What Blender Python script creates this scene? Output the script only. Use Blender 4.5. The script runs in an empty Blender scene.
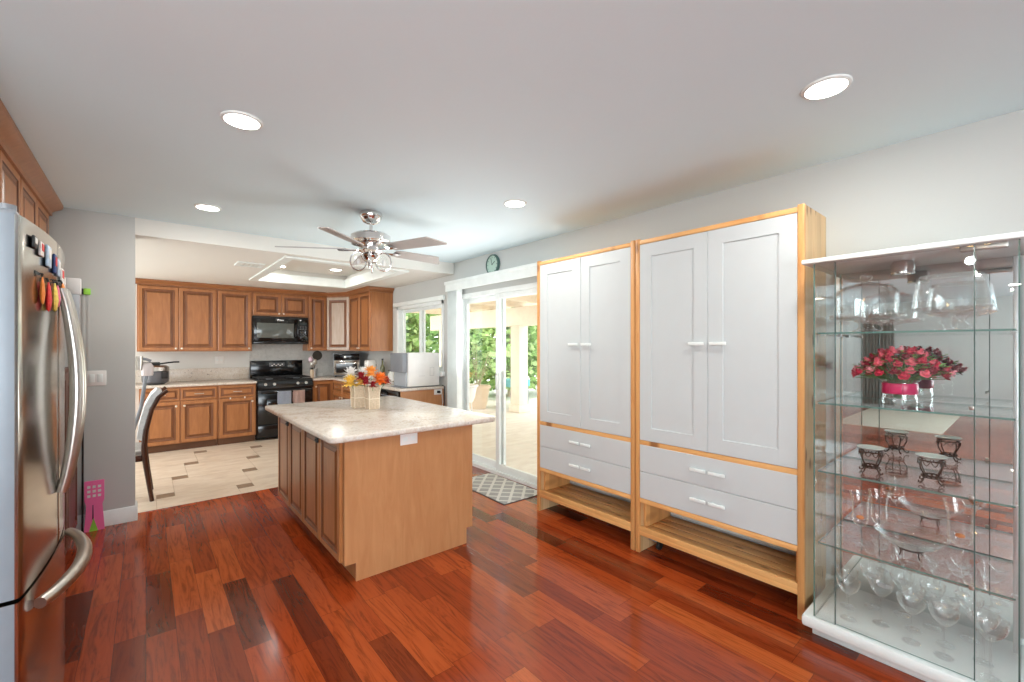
import bpy, bmesh, math, random
from mathutils import Vector, Matrix
random.seed(7)
SC = bpy.context.scene
COL = SC.collection
PI = math.pi

# ------------------------------------------------------------------ camera
FPX, HY, VPX, CAMH = 437.0, 346.5, 146.0, 1.42
cam = bpy.data.cameras.new('camera'); camo = bpy.data.objects.new('camera', cam); COL.objects.link(camo)
cam.sensor_width = 36; cam.lens = FPX / 1024 * 36
cam.shift_y = (HY - 341) / 1024
cam.clip_start = .02
camo.location = (0, 0, CAMH)
camo.rotation_euler = (PI / 2, 0, -math.atan((512 - VPX) / FPX))
SC.camera = camo
# ------------------------------------------------------------------ world, sun, exposure
SC.view_settings.view_transform = 'Standard'; SC.view_settings.look = 'None'
SC.view_settings.exposure = 0.16; SC.view_settings.gamma = 1.0; SC.view_settings.use_curve_mapping = False
SKY = 3.6; SUN = 5.0; REAR_FILL_W = 170; SLIDER_W = 26; NOOK_FILL_W = 50; CAN_W = 9; TRAY_W = 2.6; CHAND_W = 25; LIVING_FILL_W = 8; CAN_EMIT = 14
UP = math.radians(58)      # upward tilt of the daylight lamps, added to brighten the ceiling
w = bpy.data.worlds.new('sky'); SC.world = w; w.use_nodes = True
bg = w.node_tree.nodes['Background']; bg.inputs[0].default_value = (.93, .97, 1, 1); bg.inputs[1].default_value = SKY
def light(name, kind, loc, rot, energy, color=(1, 1, 1), **kw):
    l = bpy.data.lights.new(name, kind); l.energy = energy; l.color = color
    for k, v in kw.items(): setattr(l, k, v)
    o = bpy.data.objects.new(name, l); COL.objects.link(o); o.location = loc; o.rotation_euler = rot
    return o
light('sun', 'SUN', (6, 6, 8), (math.radians(31), 0, math.radians(-95)), SUN, (1, .96, .9), angle=.02)
# fill lamps added behind the camera, at unseen rear window openings
light('daylight_rear_window', 'AREA', (-1.3, -3.05, 1.35), (PI / 2 + UP * .75, 0, 0), REAR_FILL_W * .95, (.84, .935, 1), shape='RECTANGLE', size=3.0, size_y=1.9)
light('daylight_living_window', 'AREA', (-5.4, -3.05, 1.35), (PI / 2 + UP, 0, 0), REAR_FILL_W * .8, (.84, .935, 1), shape='RECTANGLE', size=2.6, size_y=1.9)
light('daylight_sliding_door', 'AREA', (2.87, 3.66, 1.05), (0, PI / 2 + UP, 0), SLIDER_W, (.97, .985, 1), shape='RECTANGLE', size=1.8, size_y=1.35)
light('daylight_kitchen_window', 'AREA', (2.93, 5.65, 1.54), (0, PI / 2, 0), SLIDER_W * .08, (.97, .985, 1), shape='RECTANGLE', size=.9, size_y=1.3)
light('daylight_nook_window', 'AREA', (-2.05, 6.4, 1.4), (0, -PI / 2, 0), NOOK_FILL_W, (.95, .98, 1), shape='RECTANGLE', size=1.6, size_y=1.8)  # lamp added to brighten the kitchen from an unseen nook opening
cy = SC.cycles
cy.max_bounces = 10; cy.diffuse_bounces = 5; cy.glossy_bounces = 6; cy.transmission_bounces = 8; cy.transparent_max_bounces = 40
cy.use_denoising = True; cy.sample_clamp_indirect = 6; cy.caustics_reflective = False; cy.caustics_refractive = False

# ------------------------------------------------------------------ materials
def lin(r, g, b):
    f = lambda c: (c / 12.92 if c <= .04045 else ((c + .055) / 1.055) ** 2.4)
    return (f(r / 255), f(g / 255), f(b / 255), 1)
class NT:
    def __init__(s, name):
        s.m = bpy.data.materials.new(name); s.m.use_nodes = True; s.t = s.m.node_tree
        s.b = s.t.nodes['Principled BSDF']; s.out = s.t.nodes['Material Output']
    def n(s, typ, ins=None, **props):
        x = s.t.nodes.new(typ)
        for k, v in props.items(): setattr(x, k, v)
        for k, v in (ins or {}).items():
            if isinstance(v, bpy.types.NodeSocket): s.t.links.new(v, x.inputs[k])
            else: x.inputs[k].default_value = v
        return x
    def ma(s, op, a, b=0.0, c=0.0): return s.n('ShaderNodeMath', {0: a, 1: b, 2: c}, operation=op).outputs[0]
    def obj(s): return s.n('ShaderNodeTexCoord').outputs['Object']
    def map(s, v, scale=(1, 1, 1), loc=(0, 0, 0), rot=(0, 0, 0)):
        return s.n('ShaderNodeMapping', {'Vector': v, 'Scale': scale, 'Location': loc, 'Rotation': rot}).outputs[0]
    def noise(s, v, scale, detail=4, rough=.55, dist=0.0):
        return s.n('ShaderNodeTexNoise', {'Vector': v, 'Scale': scale, 'Detail': detail, 'Roughness': rough, 'Distortion': dist}).outputs[0]
    def ramp(s, f, stops):
        r = s.n('ShaderNodeValToRGB', {0: f}); e = r.color_ramp.elements
        while len(e) < len(stops): e.new(.5)
        for el, (p, c) in zip(e, stops): el.position = p; el.color = c
        return r.outputs[0]
    def mix(s, f, a, b, mode='MIX'):
        x = s.n('ShaderNodeMix', data_type='RGBA', blend_type=mode)
        for k, v in ((0, f), (6, a), (7, b)):
            if isinstance(v, bpy.types.NodeSocket): s.t.links.new(v, x.inputs[k])
            else: x.inputs[k].default_value = v
        return x.outputs[2]
    def set(s, **kw):
        for k, v in kw.items():
            k = k.replace('_', ' ')
            if isinstance(v, bpy.types.NodeSocket): s.t.links.new(v, s.b.inputs[k])
            else: s.b.inputs[k].default_value = v
        return s
    def bump(s, h, st=.1, d=.01):
        s.t.links.new(s.n('ShaderNodeBump', {'Height': h, 'Strength': st, 'Distance': d}).outputs[0], s.b.inputs['Normal']); return s
def plain(name, rgb, rough=.5, metal=0.0, var=0.04, scale=8, **kw):
    t = NT(name); c = lin(*rgb)
    n = t.noise(t.obj(), scale, 3)
    lo = tuple(x * (1 - var) for x in c[:3]) + (1,); hi = tuple(min(1, x * (1 + var)) for x in c[:3]) + (1,)
    t.set(Base_Color=t.ramp(n, [(.3, lo), (.7, hi)]), Roughness=rough, Metallic=metal, **kw); return t.m
def emit(name, rgb, st):
    t = NT(name); t.set(Base_Color=lin(*rgb), Emission_Color=lin(*rgb), Emission_Strength=st); return t.m
M = {}
def wall_paint(name, rgb):
    t = NT(name); n = t.noise(t.obj(), 90, 3); n2 = t.noise(t.obj(), 1.2, 2)
    c = lin(*rgb); t.set(Base_Color=t.ramp(n2, [(.3, tuple(x * .985 for x in c[:3]) + (1,)), (.7, c)]), Roughness=.75); t.bump(n, .08, .004); return t.m
M['wall'] = wall_paint('wall_paint', (195, 197, 194))
M['ceil'] = wall_paint('ceiling_paint', (222, 240, 246))
M['wall_kitchen'] = wall_paint('kitchen_wall_paint', (226, 224, 218))
M['ceil_kitchen'] = wall_paint('kitchen_ceiling_paint', (226, 224, 217))
M['trim'] = plain('white_trim', (232, 238, 235), .4)
M['white'] = plain('white_lacquer', (201, 207, 207), .35, var=.01)
M['plastic'] = plain('white_plastic', (235, 234, 230), .35)
M['greyplastic'] = plain('grey_plastic', (128, 132, 138), .4)
M['black'] = plain('black_gloss', (14, 14, 15), .12)
M['blackmatte'] = plain('black_matte', (24, 24, 25), .5)
M['darkglass'] = plain('dark_oven_glass', (20, 22, 22), .06)
M['ovenglass'] = plain('grey_oven_window', (92, 96, 92), .1)
M['chrome'] = plain('chrome', (225, 222, 220), .08, 1.0, .01)
M['nickel'] = plain('brushed_nickel', (196, 190, 182), .3, 1.0)
M['iron'] = plain('bronzed_iron', (62, 58, 52), .38, .8, .2)
M['alu'] = plain('aluminium', (205, 207, 208), .35, .7)
M['vinyl'] = plain('white_vinyl', (228, 233, 231), .35)
def steel():
    t = NT('stainless_steel'); v = t.obj()
    n = t.noise(t.map(v, (2, 2, 240)), 3, 3)
    t.set(Base_Color=t.ramp(n, [(.3, lin(186, 182, 176)), (.7, lin(206, 202, 196))]), Metallic=1.0, Roughness=.17); return t.m
M['steel'] = steel()
M['fridgeside'] = plain('fridge_side', (128, 137, 145), .35, .15)
def pine(name, axis, base=((228, 170, 106), (202, 136, 76)), dark=(120, 72, 36)):
    t = NT(name); v = t.obj()
    sc = [9, 9, 9]; sc['xyz'.index(axis)] = .7
    vm = t.map(v, tuple(sc)); g = t.noise(vm, 4.2, 6, .6, .6)
    col = t.ramp(g, [(.25, lin(*base[1])), (.5, lin(*base[0])), (.75, lin(*[int(a * .9 + b * .1) for a, b in zip(*base)]))])
    # glued staves
    ai = [i for i in range(3) if 'xyz'[i] != axis]
    sx = t.n('ShaderNodeSeparateXYZ', {0: v})
    st = t.ma('FLOOR', t.ma('MULTIPLY', t.ma('ADD', sx.outputs[ai[0]], t.ma('MULTIPLY', sx.outputs[ai[1]], .93)), 14.0))
    wn = t.n('ShaderNodeTexWhiteNoise', {1: st}, noise_dimensions='1D').outputs[0]
    col = t.mix(t.ma('MULTIPLY', wn, .30), col, lin(*[int(x * .72) for x in base[1]]))
    ks = {'pine_rail': (4.5, 11, 1.2), 'pine_side_board': (1.2, 11, 4.5)}.get(name, (9, 1.2, 4))
    vo = t.n('ShaderNodeTexVoronoi', {'Vector': t.map(v, tuple(ks)), 'Scale': .95}).outputs[0]
    kn = t.ramp(vo, [(.10, (1, 1, 1, 1)), (.2, (0, 0, 0, 1))])
    col = t.mix(t.ma('MULTIPLY', kn, .8), col, lin(*dark))
    t.set(Base_Color=col, Roughness=.42); return t.m
M['pine_z'] = pine('pine_upright', 'z'); M['pine_x'] = pine('pine_rail', 'x', ((238, 182, 116), (214, 150, 86)))
M['pine_side'] = pine('pine_side_board', 'z', ((226, 190, 142), (208, 162, 108)))
def maple(name, rgb, rgb2, axis='z', rough=.32):
    t = NT(name); v = t.obj(); sc = [7, 7, 7]; sc['xyz'.index(axis)] = .9
    g = t.noise(t.map(v, tuple(sc)), 3, 6, .6, .8); bl = t.noise(v, 3.2, 3)
    col = t.mix(t.ma('MULTIPLY', bl, .5), t.ramp(g, [(.3, lin(*rgb2)), (.7, lin(*rgb))]), lin(*[int(x * .9) for x in rgb2]))
    t.set(Base_Color=col, Roughness=rough); return t.m
M['maple'] = maple('stained_maple', (190, 128, 78), (160, 102, 58))
M['maple_h'] = maple('stained_maple_horizontal', (170, 112, 68), (142, 88, 50), 'x')
M['maple_panel'] = maple('stained_maple_end_panel', (206, 152, 104), (188, 130, 84), 'z', .4)
M['glaze'] = plain('dark_cabinet_glaze', (88, 48, 24), .4)
M['glaze_mid'] = maple('glazed_maple_groove', (146, 90, 50), (118, 70, 38))
M['knob'] = plain('satin_knob', (226, 216, 202), .3, .6)
M['toe'] = maple('toe_kick_wood', (120, 78, 46), (96, 60, 36), 'x', .5)
M['darkwood'] = maple('dark_walnut', (82, 44, 26), (56, 28, 16), 'z', .3)
M['brownboard'] = maple('brown_stained_board', (104, 60, 38), (84, 46, 28), 'z', .4)
def granite():
    t = NT('granite'); v = t.obj()
    a = t.noise(v, 4, 5, .6, .7); b = t.noise(v, 55, 3, .7); c = t.n('ShaderNodeTexVoronoi', {'Vector': v, 'Scale': 120.0}).outputs[0]
    col = t.ramp(a, [(.3, lin(196, 178, 158)), (.5, lin(214, 202, 188)), (.68, lin(182, 164, 146))])
    col = t.mix(t.ramp(b, [(.42, (0, 0, 0, 1)), (.66, (.75, .75, .75, 1))]), col, lin(226, 222, 216))
    col = t.mix(t.ramp(t.noise(v, 34, 4, .7, .3), [(.62, (0, 0, 0, 1)), (.7, (.8, .8, .8, 1))]), col, lin(122, 106, 98))
    col = t.mix(t.ramp(c, [(.0, (.4, .4, .4, 1)), (.2, (0, 0, 0, 1))]), col, lin(110, 100, 96))
    t.set(Base_Color=col, Roughness=.2); return t.m
M['granite'] = granite()
def planks():
    t = NT('cherry_plank_floor'); s = t.n('ShaderNodeSeparateXYZ', {0: t.obj()}); x, y = s.outputs[0], s.outputs[1]
    W, L = .117, .74
    i = t.ma('FLOOR', t.ma('DIVIDE', x, W))
    r = t.n('ShaderNodeTexWhiteNoise', {1: i}, noise_dimensions='1D').outputs[0]
    yy = t.ma('ADD', t.ma('DIVIDE', y, L), t.ma('MULTIPLY', r, 7.3)); j = t.ma('FLOOR', yy)
    h = t.n('ShaderNodeTexWhiteNoise', {0: t.n('ShaderNodeCombineXYZ', {0: i, 1: j, 2: 3.3}).outputs[0]}, noise_dimensions='3D')
    val = h.outputs[0]
    base = t.ramp(val, [(0, lin(84, 30, 14)), (.08, lin(114, 43, 19)), (.18, lin(140, 54, 23)), (.55, lin(156, 63, 27)), (.85, lin(172, 76, 33)), (1, lin(190, 94, 46))])
    off = t.n('ShaderNodeVectorMath', {0: t.map(t.obj(), (26, 1.5, 1)), 1: h.outputs[1]}, operation='ADD')
    off2 = t.n('ShaderNodeVectorMath', {0: h.outputs[1], 'Scale': 40.0}, operation='SCALE')
    off = t.n('ShaderNodeVectorMath', {0: t.map(t.obj(), (20, 1.6, 1)), 1: off2.outputs[0]}, operation='ADD')
    g = t.noise(off.outputs[0], 1.3, 7, .66, 2.2)
    col = t.mix(t.ramp(g, [(.36, (.8, .8, .8, 1)), (.5, (.15, .15, .15, 1)), (.6, (0, 0, 0, 1))]), base, t.mix(1.0, base, (.42, .38, .36, 1), 'MULTIPLY'))
    fx = t.ma('FRACT', t.ma('DIVIDE', x, W)); fy = t.ma('FRACT', yy)
    ex = t.ma('MULTIPLY', t.ma('MINIMUM', fx, t.ma('SUBTRACT', 1.0, fx)), W); ey = t.ma('MULTIPLY', t.ma('MINIMUM', fy, t.ma('SUBTRACT', 1.0, fy)), L)
    gap = t.ma('LESS_THAN', t.ma('MINIMUM', ex, ey), .0012)
    col = t.mix(t.ma('MULTIPLY', gap, .65), col, lin(60, 22, 12))
    t.set(Base_Color=col, Roughness=t.ma('ADD', .09, t.ma('MULTIPLY', g, .12)), Specular_IOR_Level=.5); t.bump(t.ma('SUBTRACT', t.ma('MULTIPLY', g, .15), gap), .12, .003); return t.m
M['planks'] = planks()
def stone(name, a, b, c, sc=5, rough=.4):
    t = NT(name); v = t.obj(); n = t.noise(t.map(v, (1, 2.4, 1)), sc, 6, .6, .6)
    t.set(Base_Color=t.ramp(n, [(.3, lin(*a)), (.5, lin(*b)), (.72, lin(*c))]), Roughness=rough); return t.m
M['tile'] = stone('travertine_tile', (206, 186, 164), (222, 204, 182), (232, 218, 200), 4, .35)
M['tile_inset'] = stone('brown_tile_inset', (128, 106, 84), (144, 120, 96), (158, 136, 112), 16, .4)
M['grout'] = plain('tile_grout', (196, 176, 152), .8)
M['splash'] = stone('stone_backsplash', (196, 194, 188), (208, 206, 200), (216, 214, 210), 22, .35)
M['concrete'] = stone('patio_concrete', (214, 204, 194), (224, 216, 206), (232, 226, 218), 3, .8)
M['cream'] = plain('cream_patio_paint', (240, 226, 206), .6)
def thin_glass(name, tint, base, power, amp, edge=None):
    t = NT(name); t.t.nodes.remove(t.b)
    g = t.n('ShaderNodeNewGeometry'); d = t.n('ShaderNodeVectorMath', {0: g.outputs['Normal'], 1: g.outputs['Incoming']}, operation='DOT_PRODUCT').outputs['Value']
    f = t.ma('POWER', t.ma('SUBTRACT', 1.0, t.ma('ABSOLUTE', d)), power)
    f = t.ma('MINIMUM', t.ma('ADD', base, t.ma('MULTIPLY', f, amp)), 1.0)
    tr = t.n('ShaderNodeBsdfTransparent', {0: tint}); gl = t.n('ShaderNodeBsdfGlossy', {0: (1, 1, 1, 1), 'Roughness': .01})
    mx = t.n('ShaderNodeMixShader', {0: f, 1: tr.outputs[0], 2: gl.outputs[0]})
    t.t.links.new(mx.outputs[0], t.out.inputs[0]); return t.m
M['sheet'] = thin_glass('clear_sheet_glass', (.988, .994, .99, 1), .04, 5, .6)
M['window_glass'] = thin_glass('window_glass', (.985, .995, .99, 1), .03, 5, .6)
M['shelfglass'] = thin_glass('shelf_glass', (.985, .994, .99, 1), .07, 4, .85)
M['crystal'] = thin_glass('clear_glassware', (.99, .994, .994, 1), .055, 3.6, 1.0)
M['glassedge'] = plain('green_glass_edge', (98, 132, 124), .15)
M['glassedge_light'] = plain('pale_glass_edge', (168, 196, 188), .15)
M['seam'] = plain('dark_glass_seam', (74, 92, 88), .2)
M['mirror'] = plain('mirror_silver', (226, 231, 230), .015, 1.0, .002)
M['led'] = emit('can_light_diffuser', (255, 250, 240), CAN_EMIT)
M['bulb'] = emit('warm_bulb', (255, 214, 150), 18)
M['leaf'] = plain('leaf_green', (126, 164, 88), .5, 0, .35, 20)
M['leaf_pale'] = plain('leaf_pale_green', (178, 206, 138), .5, 0, .3, 20)
M['leaf_dark'] = plain('leaf_dark_green', (88, 126, 68), .5, 0, .3, 20)
M['bark'] = plain('pale_bark', (188, 170, 148), .8, 0, .2)
M['rose'] = plain('rose_petal', (196, 44, 74), .5, 0, .35, 60); M['rose_pink'] = plain('pink_rose_petal', (232, 112, 128), .5, 0, .25, 60)
M['rose_dark'] = plain('crimson_rose_petal', (136, 22, 44), .5, 0, .25, 60)
M['rose_pale'] = plain('pale_rose_petal', (240, 156, 166), .5, 0, .2, 60)
M['satin'] = plain('magenta_satin', (214, 16, 96), .28)
def stripes(name, a, b, freq, axis=0, rough=.6):
    t = NT(name); s = t.n('ShaderNodeSeparateXYZ', {0: t.obj()}); f = t.ma('FRACT', t.ma('MULTIPLY', s.outputs[axis], freq))
    t.set(Base_Color=t.mix(t.ramp(f, [(.35, (0, 0, 0, 1)), (.45, (1, 1, 1, 1)), (.9, (1, 1, 1, 1)), (1, (0, 0, 0, 1))]), lin(*a), lin(*b)), Roughness=rough); return t.m
M['fabric_stripe'] = stripes('striped_upholstery', (206, 204, 200), (128, 122, 118), 22, 1)
M['terracotta'] = plain('pale_terracotta', (226, 204, 180), .8)
M['rug'] = plain('beige_rug', (202, 192, 176), .95, 0, .1, 40)
M['drape'] = plain('grey_drape', (120, 114, 106), .9)

M['plate_glass'] = plain('frosted_plate_glass', (206, 218, 212), .12)
M['greyblack'] = plain('dark_grey_print', (70, 72, 74), .3)
M['towel_blue'] = plain('pale_blue_terry', (196, 206, 222), .95, 0, .08, 60)
M['towel_pink'] = plain('pale_pink_terry', (228, 198, 188), .95, 0, .08, 60)
M['kraft'] = plain('speckled_kraft_paper', (206, 186, 160), .9, 0, .14, 70)
M['cream_paper'] = plain('cream_twine', (234, 222, 200), .9)
M['orange'] = plain('orange_petal', (244, 132, 46), .6, 0, .2, 30)
M['yellow'] = plain('yellow_petal', (250, 208, 98), .6, 0, .15, 30)
M['maroon'] = plain('dark_red_petal', (158, 18, 34), .6, 0, .2, 30)
M['peach'] = plain('peach_petal', (250, 176, 86), .6, 0, .2, 30)
M['whitepetal'] = plain('white_petal', (240, 238, 236), .6)
M['fan_blade'] = plain('grey_fan_blade', (176, 170, 166), .45)
M['clock_rim'] = plain('dark_green_rim', (72, 100, 94), .3)
M['clock_dial'] = plain('pale_green_dial', (176, 200, 186), .25)
M['pink'] = plain('hot_pink_plastic', (252, 122, 180), .4)
M['lime'] = plain('lime_plastic', (150, 214, 74), .4)
M['pot_grey'] = plain('charcoal_enamel', (92, 92, 96), .3)
M['vac_silver'] = plain('vac_silver', (206, 196, 196), .3)
M['mg_pale'] = plain('pale_pink_silicone', (222, 196, 210), .5)
M['olive'] = plain('olive_glass', (96, 96, 58), .15)
M['greyblue'] = plain('grey_blue_plastic', (168, 174, 180), .4)
M['greyline'] = plain('light_grey_print', (198, 198, 196), .5)
M['fabric_stripe2'] = plain('silver_upholstery', (208, 212, 214), .45, 0, .12, 30)
M['gravel'] = plain('white_gravel', (236, 232, 226), .9, 0, .25, 40)
M['frond'] = plain('yellow_frond', (206, 184, 92), .6)
M['teal'] = plain('teal_plastic', (96, 178, 186), .5)
M['orange_petal'] = plain('orange_dried_petal', (222, 140, 84), .7)  # colour of the painted orange reflection in the tall glasses
M['maple_grey'] = maple('greyish_maple', (206, 188, 170), (184, 160, 138))
# ------------------------------------------------------------------ mesh builder
class B:
    def __init__(s): s.bm = bmesh.new()
    def _mat(s, faces, mi):
        for f in faces: f.material_index = mi
    def box(s, a, b, mi=0, bev=0, seg=2):
        c = [(a[i] + b[i]) / 2 for i in range(3)]; d = [abs(b[i] - a[i]) for i in range(3)]
        r = bmesh.ops.create_cube(s.bm, size=1, matrix=Matrix.Translation(c) @ Matrix.Diagonal((*d, 1)))
        vs = r['verts']; s._mat({f for v in vs for f in v.link_faces}, mi)
        if bev: bmesh.ops.bevel(s.bm, geom=list({e for v in vs for e in v.link_edges}), offset=min(bev, min(d) * .45), segments=seg, affect='EDGES', profile=.5)
        return s
    def face(s, pts, mi=0):
        f = s.bm.faces.new([s.bm.verts.new(p) for p in pts]); f.material_index = mi; return f
    def prism(s, poly, z0, z1, mi=0, axis='z'):
        def P(p, h): return (p[0], p[1], h) if axis == 'z' else ((p[0], h, p[1]) if axis == 'y' else (h, p[0], p[1]))
        n = len(poly); A = [s.bm.verts.new(P(p, z0)) for p in poly]; Bv = [s.bm.verts.new(P(p, z1)) for p in poly]
        fs = [s.bm.faces.new([A[i], A[(i + 1) % n], Bv[(i + 1) % n], Bv[i]]) for i in range(n)]
        fs += [s.bm.faces.new(A[::-1]), s.bm.faces.new(Bv)]
        s._mat(fs, mi); bmesh.ops.recalc_face_normals(s.bm, faces=fs); return s
    def tube(s, pts, r, mi=0, n=8, closed=False, caps=True):
        pts = [Vector(p) for p in pts]; R = r if isinstance(r, (list, tuple)) else [r] * len(pts); N = len(pts)
        rings = []; ref = None
        for i, p in enumerate(pts):
            a = pts[(i - 1) % N] if (closed or i) else p; b = pts[(i + 1) % N] if (closed or i < N - 1) else p
            d = (b - a).normalized()
            if ref is None: ref = d.orthogonal().normalized()
            ref = (ref - d * ref.dot(d)); ref = ref.normalized() if ref.length > 1e-6 else d.orthogonal().normalized()
            bi = d.cross(ref)
            rings.append([s.bm.verts.new(p + (ref * math.cos(2 * PI * k / n) + bi * math.sin(2 * PI * k / n)) * R[i]) for k in range(n)])
        fs = []
        for i in range(N if closed else N - 1):
            A, C = rings[i], rings[(i + 1) % N]
            for k in range(n): fs.append(s.bm.faces.new([A[k], A[(k + 1) % n], C[(k + 1) % n], C[k]]))
        if caps and not closed: fs += [s.bm.faces.new(rings[0][::-1]), s.bm.faces.new(rings[-1])]
        s._mat(fs, mi); return s
    def lathe(s, prof, c=(0, 0, 0), n=24, mi=0, close=False, mat=None, sq=1.0):
        rings = []
        for (r, z) in prof:
            if r < 1e-5: rings.append([s.bm.verts.new((c[0], c[1], c[2] + z))])
            else: rings.append([s.bm.verts.new((c[0] + r * math.cos(2 * PI * k / n), c[1] + sq * r * math.sin(2 * PI * k / n), c[2] + z)) for k in range(n)])
        fs = []
        rg = list(zip(rings, rings[1:])) + ([(rings[-1], rings[0])] if close else [])
        for A, C in rg:
            for k in range(n):
                a, b = A[k % len(A)], A[(k + 1) % n % len(A)]; c2, d = C[(k + 1) % n % len(C)], C[k % len(C)]
                q = []
                for v in (a, b, c2, d):
                    if v not in q: q.append(v)
                if len(q) > 2:
                    try: fs.append(s.bm.faces.new(q))
                    except ValueError: pass
        s._mat(fs, mi)
        bmesh.ops.recalc_face_normals(s.bm, faces=fs)
        if mat is not None: bmesh.ops.transform(s.bm, matrix=mat, verts=list({v for f in fs for v in f.verts}))
        return s
    def ball(s, c, r, sc=(1, 1, 1), mi=0, sub=2):
        x = bmesh.ops.create_icosphere(s.bm, subdivisions=sub, radius=1, matrix=Matrix.Translation(c) @ Matrix.Diagonal((r * sc[0], r * sc[1], r * sc[2], 1)))
        s._mat({f for v in x['verts'] for f in v.link_faces}, mi); return s
    def panel(s, w, h, t, loops, x0=0, z0=0, last=0):
        """slab w x h, back at y=0, front at y=-t; loops = (inset, y, material of the band leading to it)"""
        prev = None
        for (ins, y, mi) in [(0, 0, 0)] + list(loops):
            r = [s.bm.verts.new(p) for p in ((x0 + ins, y, z0 + ins), (x0 + w - ins, y, z0 + ins), (x0 + w - ins, y, z0 + h - ins), (x0 + ins, y, z0 + h - ins))]
            if prev:
                for k in range(4): s.bm.faces.new([prev[k], prev[(k + 1) % 4], r[(k + 1) % 4], r[k]]).material_index = mi
            else: s.bm.faces.new(r[::-1])
            prev = r
        s.bm.faces.new(prev).material_index = last
        return s
    def sweep(s, path, prof, mi=0, closed=False, z=0):
        """sweep profile (out, up) along a 2-D path; 'out' is to the right of travel"""
        P = [Vector(p) for p in path]; N = len(P); rings = []
        for i in range(N):
            d0 = (P[i] - P[i - 1]).normalized() if (i or closed) else None
            d1 = (P[(i + 1) % N] - P[i]).normalized() if (i < N - 1 or closed) else None
            n0 = Vector((d0.y, -d0.x)) if d0 else None; n1 = Vector((d1.y, -d1.x)) if d1 else None
            if n0 and n1:
                m = n0 + n1; m = m / (m.dot(n0))
            else: m = n0 or n1
            rings.append([s.bm.verts.new((P[i].x + m.x * o, P[i].y + m.y * o, z + u)) for o, u in prof])
        fs = []; k = len(prof)
        for i in range(N if closed else N - 1):
            A, C = rings[i], rings[(i + 1) % N]
            for j in range(k): fs.append(s.bm.faces.new([A[j], C[j], C[(j + 1) % k], A[(j + 1) % k]]))
        if not closed: fs += [s.bm.faces.new(rings[0]), s.bm.faces.new(rings[-1][::-1])]
        s._mat(fs, mi); bmesh.ops.recalc_face_normals(s.bm, faces=fs); return s
    def out(s, name, mats, parent=None, loc=(0, 0, 0), rz=0, smooth=True, ang=35):
        me = bpy.data.meshes.new(name); s.bm.to_mesh(me); s.bm.free()
        for m in (mats if isinstance(mats, (list, tuple)) else [mats]): me.materials.append(M[m] if isinstance(m, str) else m)
        if smooth:
            me.shade_smooth(); me.set_sharp_from_angle(angle=math.radians(ang))
        o = bpy.data.objects.new(name, me); COL.objects.link(o)
        o.location = loc; o.rotation_euler = (0, 0, rz); o.parent = parent
        return o
def tag(o, label=None, cat=None, group=None, kind=None):
    if label: o['label'] = label
    if cat: o['category'] = cat
    if group: o['group'] = group
    if kind: o['kind'] = kind
    return o
def thing(name, label, cat, loc=(0, 0, 0), rz=0, group=None):
    o = bpy.data.objects.new(name, None); o.empty_display_size = .05; COL.objects.link(o)
    o.location = loc; o.rotation_euler = (0, 0, rz); return tag(o, label, cat, group)
def struct(o): o['kind'] = 'structure'; return o
def dup(root, loc, rz=None, label=None):
    def cp(o, par):
        c = o.copy(); COL.objects.link(c); c.parent = par
        for ch in [x for x in bpy.data.objects if x.parent == o]: cp(ch, c)
        return c
    r = cp(root, None); r.location = loc
    if rz is not None: r.rotation_euler = (0, 0, rz)
    if label: r['label'] = label
    return r
RZR, RZL = -PI / 2, PI / 2      # fronts facing -X (right wall) and +X (left wall)
# ------------------------------------------------------------------ the room
XR, YB, ZC, ZK, YK = 2.99, 4.72, 2.475, 2.335, 8.10
struct(B().box((-8, -3.3, -.1), (3.1, 4.885, 0)).out('floor', 'planks', smooth=False))
# kitchen tile: large squares with small brown insets between them
A_, I_ = .635, .14
b = B(); b.box((-2.1, 4.885, -.1), (3.1, 8.2, -.006), 2)
ox, oy = .563 - (A_ + I_ / 2), 7.217 + I_ / 2
import itertools
def clip_rect(x0, y0, x1, y1): return max(x0, -2.05), max(y0, 4.89), min(x1, 3.05), min(y1, 8.15)
for i, j in itertools.product(range(-9, 10), repeat=2):
    bx = i * A_ + j * I_ + ox; by = -i * I_ + j * A_ + oy
    for (x0, y0, x1, y1, mi) in ((bx, by - A_, bx + A_, by, 0), (bx + A_, by - I_, bx + A_ + I_, by, 1)):
        x0, y0, x1, y1 = clip_rect(x0 + .002, y0 + .002, x1 - .002, y1 - .002)
        if x1 - x0 > .01 and y1 - y0 > .01: b.box((x0, y0, -.008), (x1, y1, 0), mi)
struct(b.out('floor_kitchen', ['tile', 'tile_inset', 'grout'], smooth=False))
struct(B().box((-2.1, 4.875, -.02), (2.99, 4.897, .004), bev=.003).out('trim_1', 'planks'))     # reducer strip
struct(B().box((-8, -3.3, ZC), (3.1, YB, ZC + .1)).out('ceiling', 'ceil', smooth=False))
TX0, TX1, TY0, TY1 = 1.14, 2.36, 4.90, 6.78                       # tray recess in the kitchen ceiling
b = B()
b.box((-2.1, 4.88, ZK), (-.069, 8.2, ZC + .1)); b.box((-.069, YB, ZK), (TX0, 8.2, ZC + .1)); b.box((TX1, YB, ZK), (3.1, 8.2, ZC + .1)); b.box((TX0, YB, ZK), (TX1, TY0, ZC + .1)); b.box((TX0, TY1, ZK), (TX1, 8.2, ZC + .1))
b.box((TX0, TY0, ZK + .16), (TX1, TY1, ZK + .3))
struct(b.out('ceiling_kitchen', 'ceil_kitchen', smooth=False))
prof = [(-.075, 0), (.0, 0), (.0, .10), (-.01, .10), (-.02, .06), (-.02, -.02), (-.075, -.02)]
prof = [(.07, -.001), (.07, -.02), (-.02, -.02), (-.02, .03), (-.045, .075), (-.045, .10), (-.001, .10), (-.001, -.001)]
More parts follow.
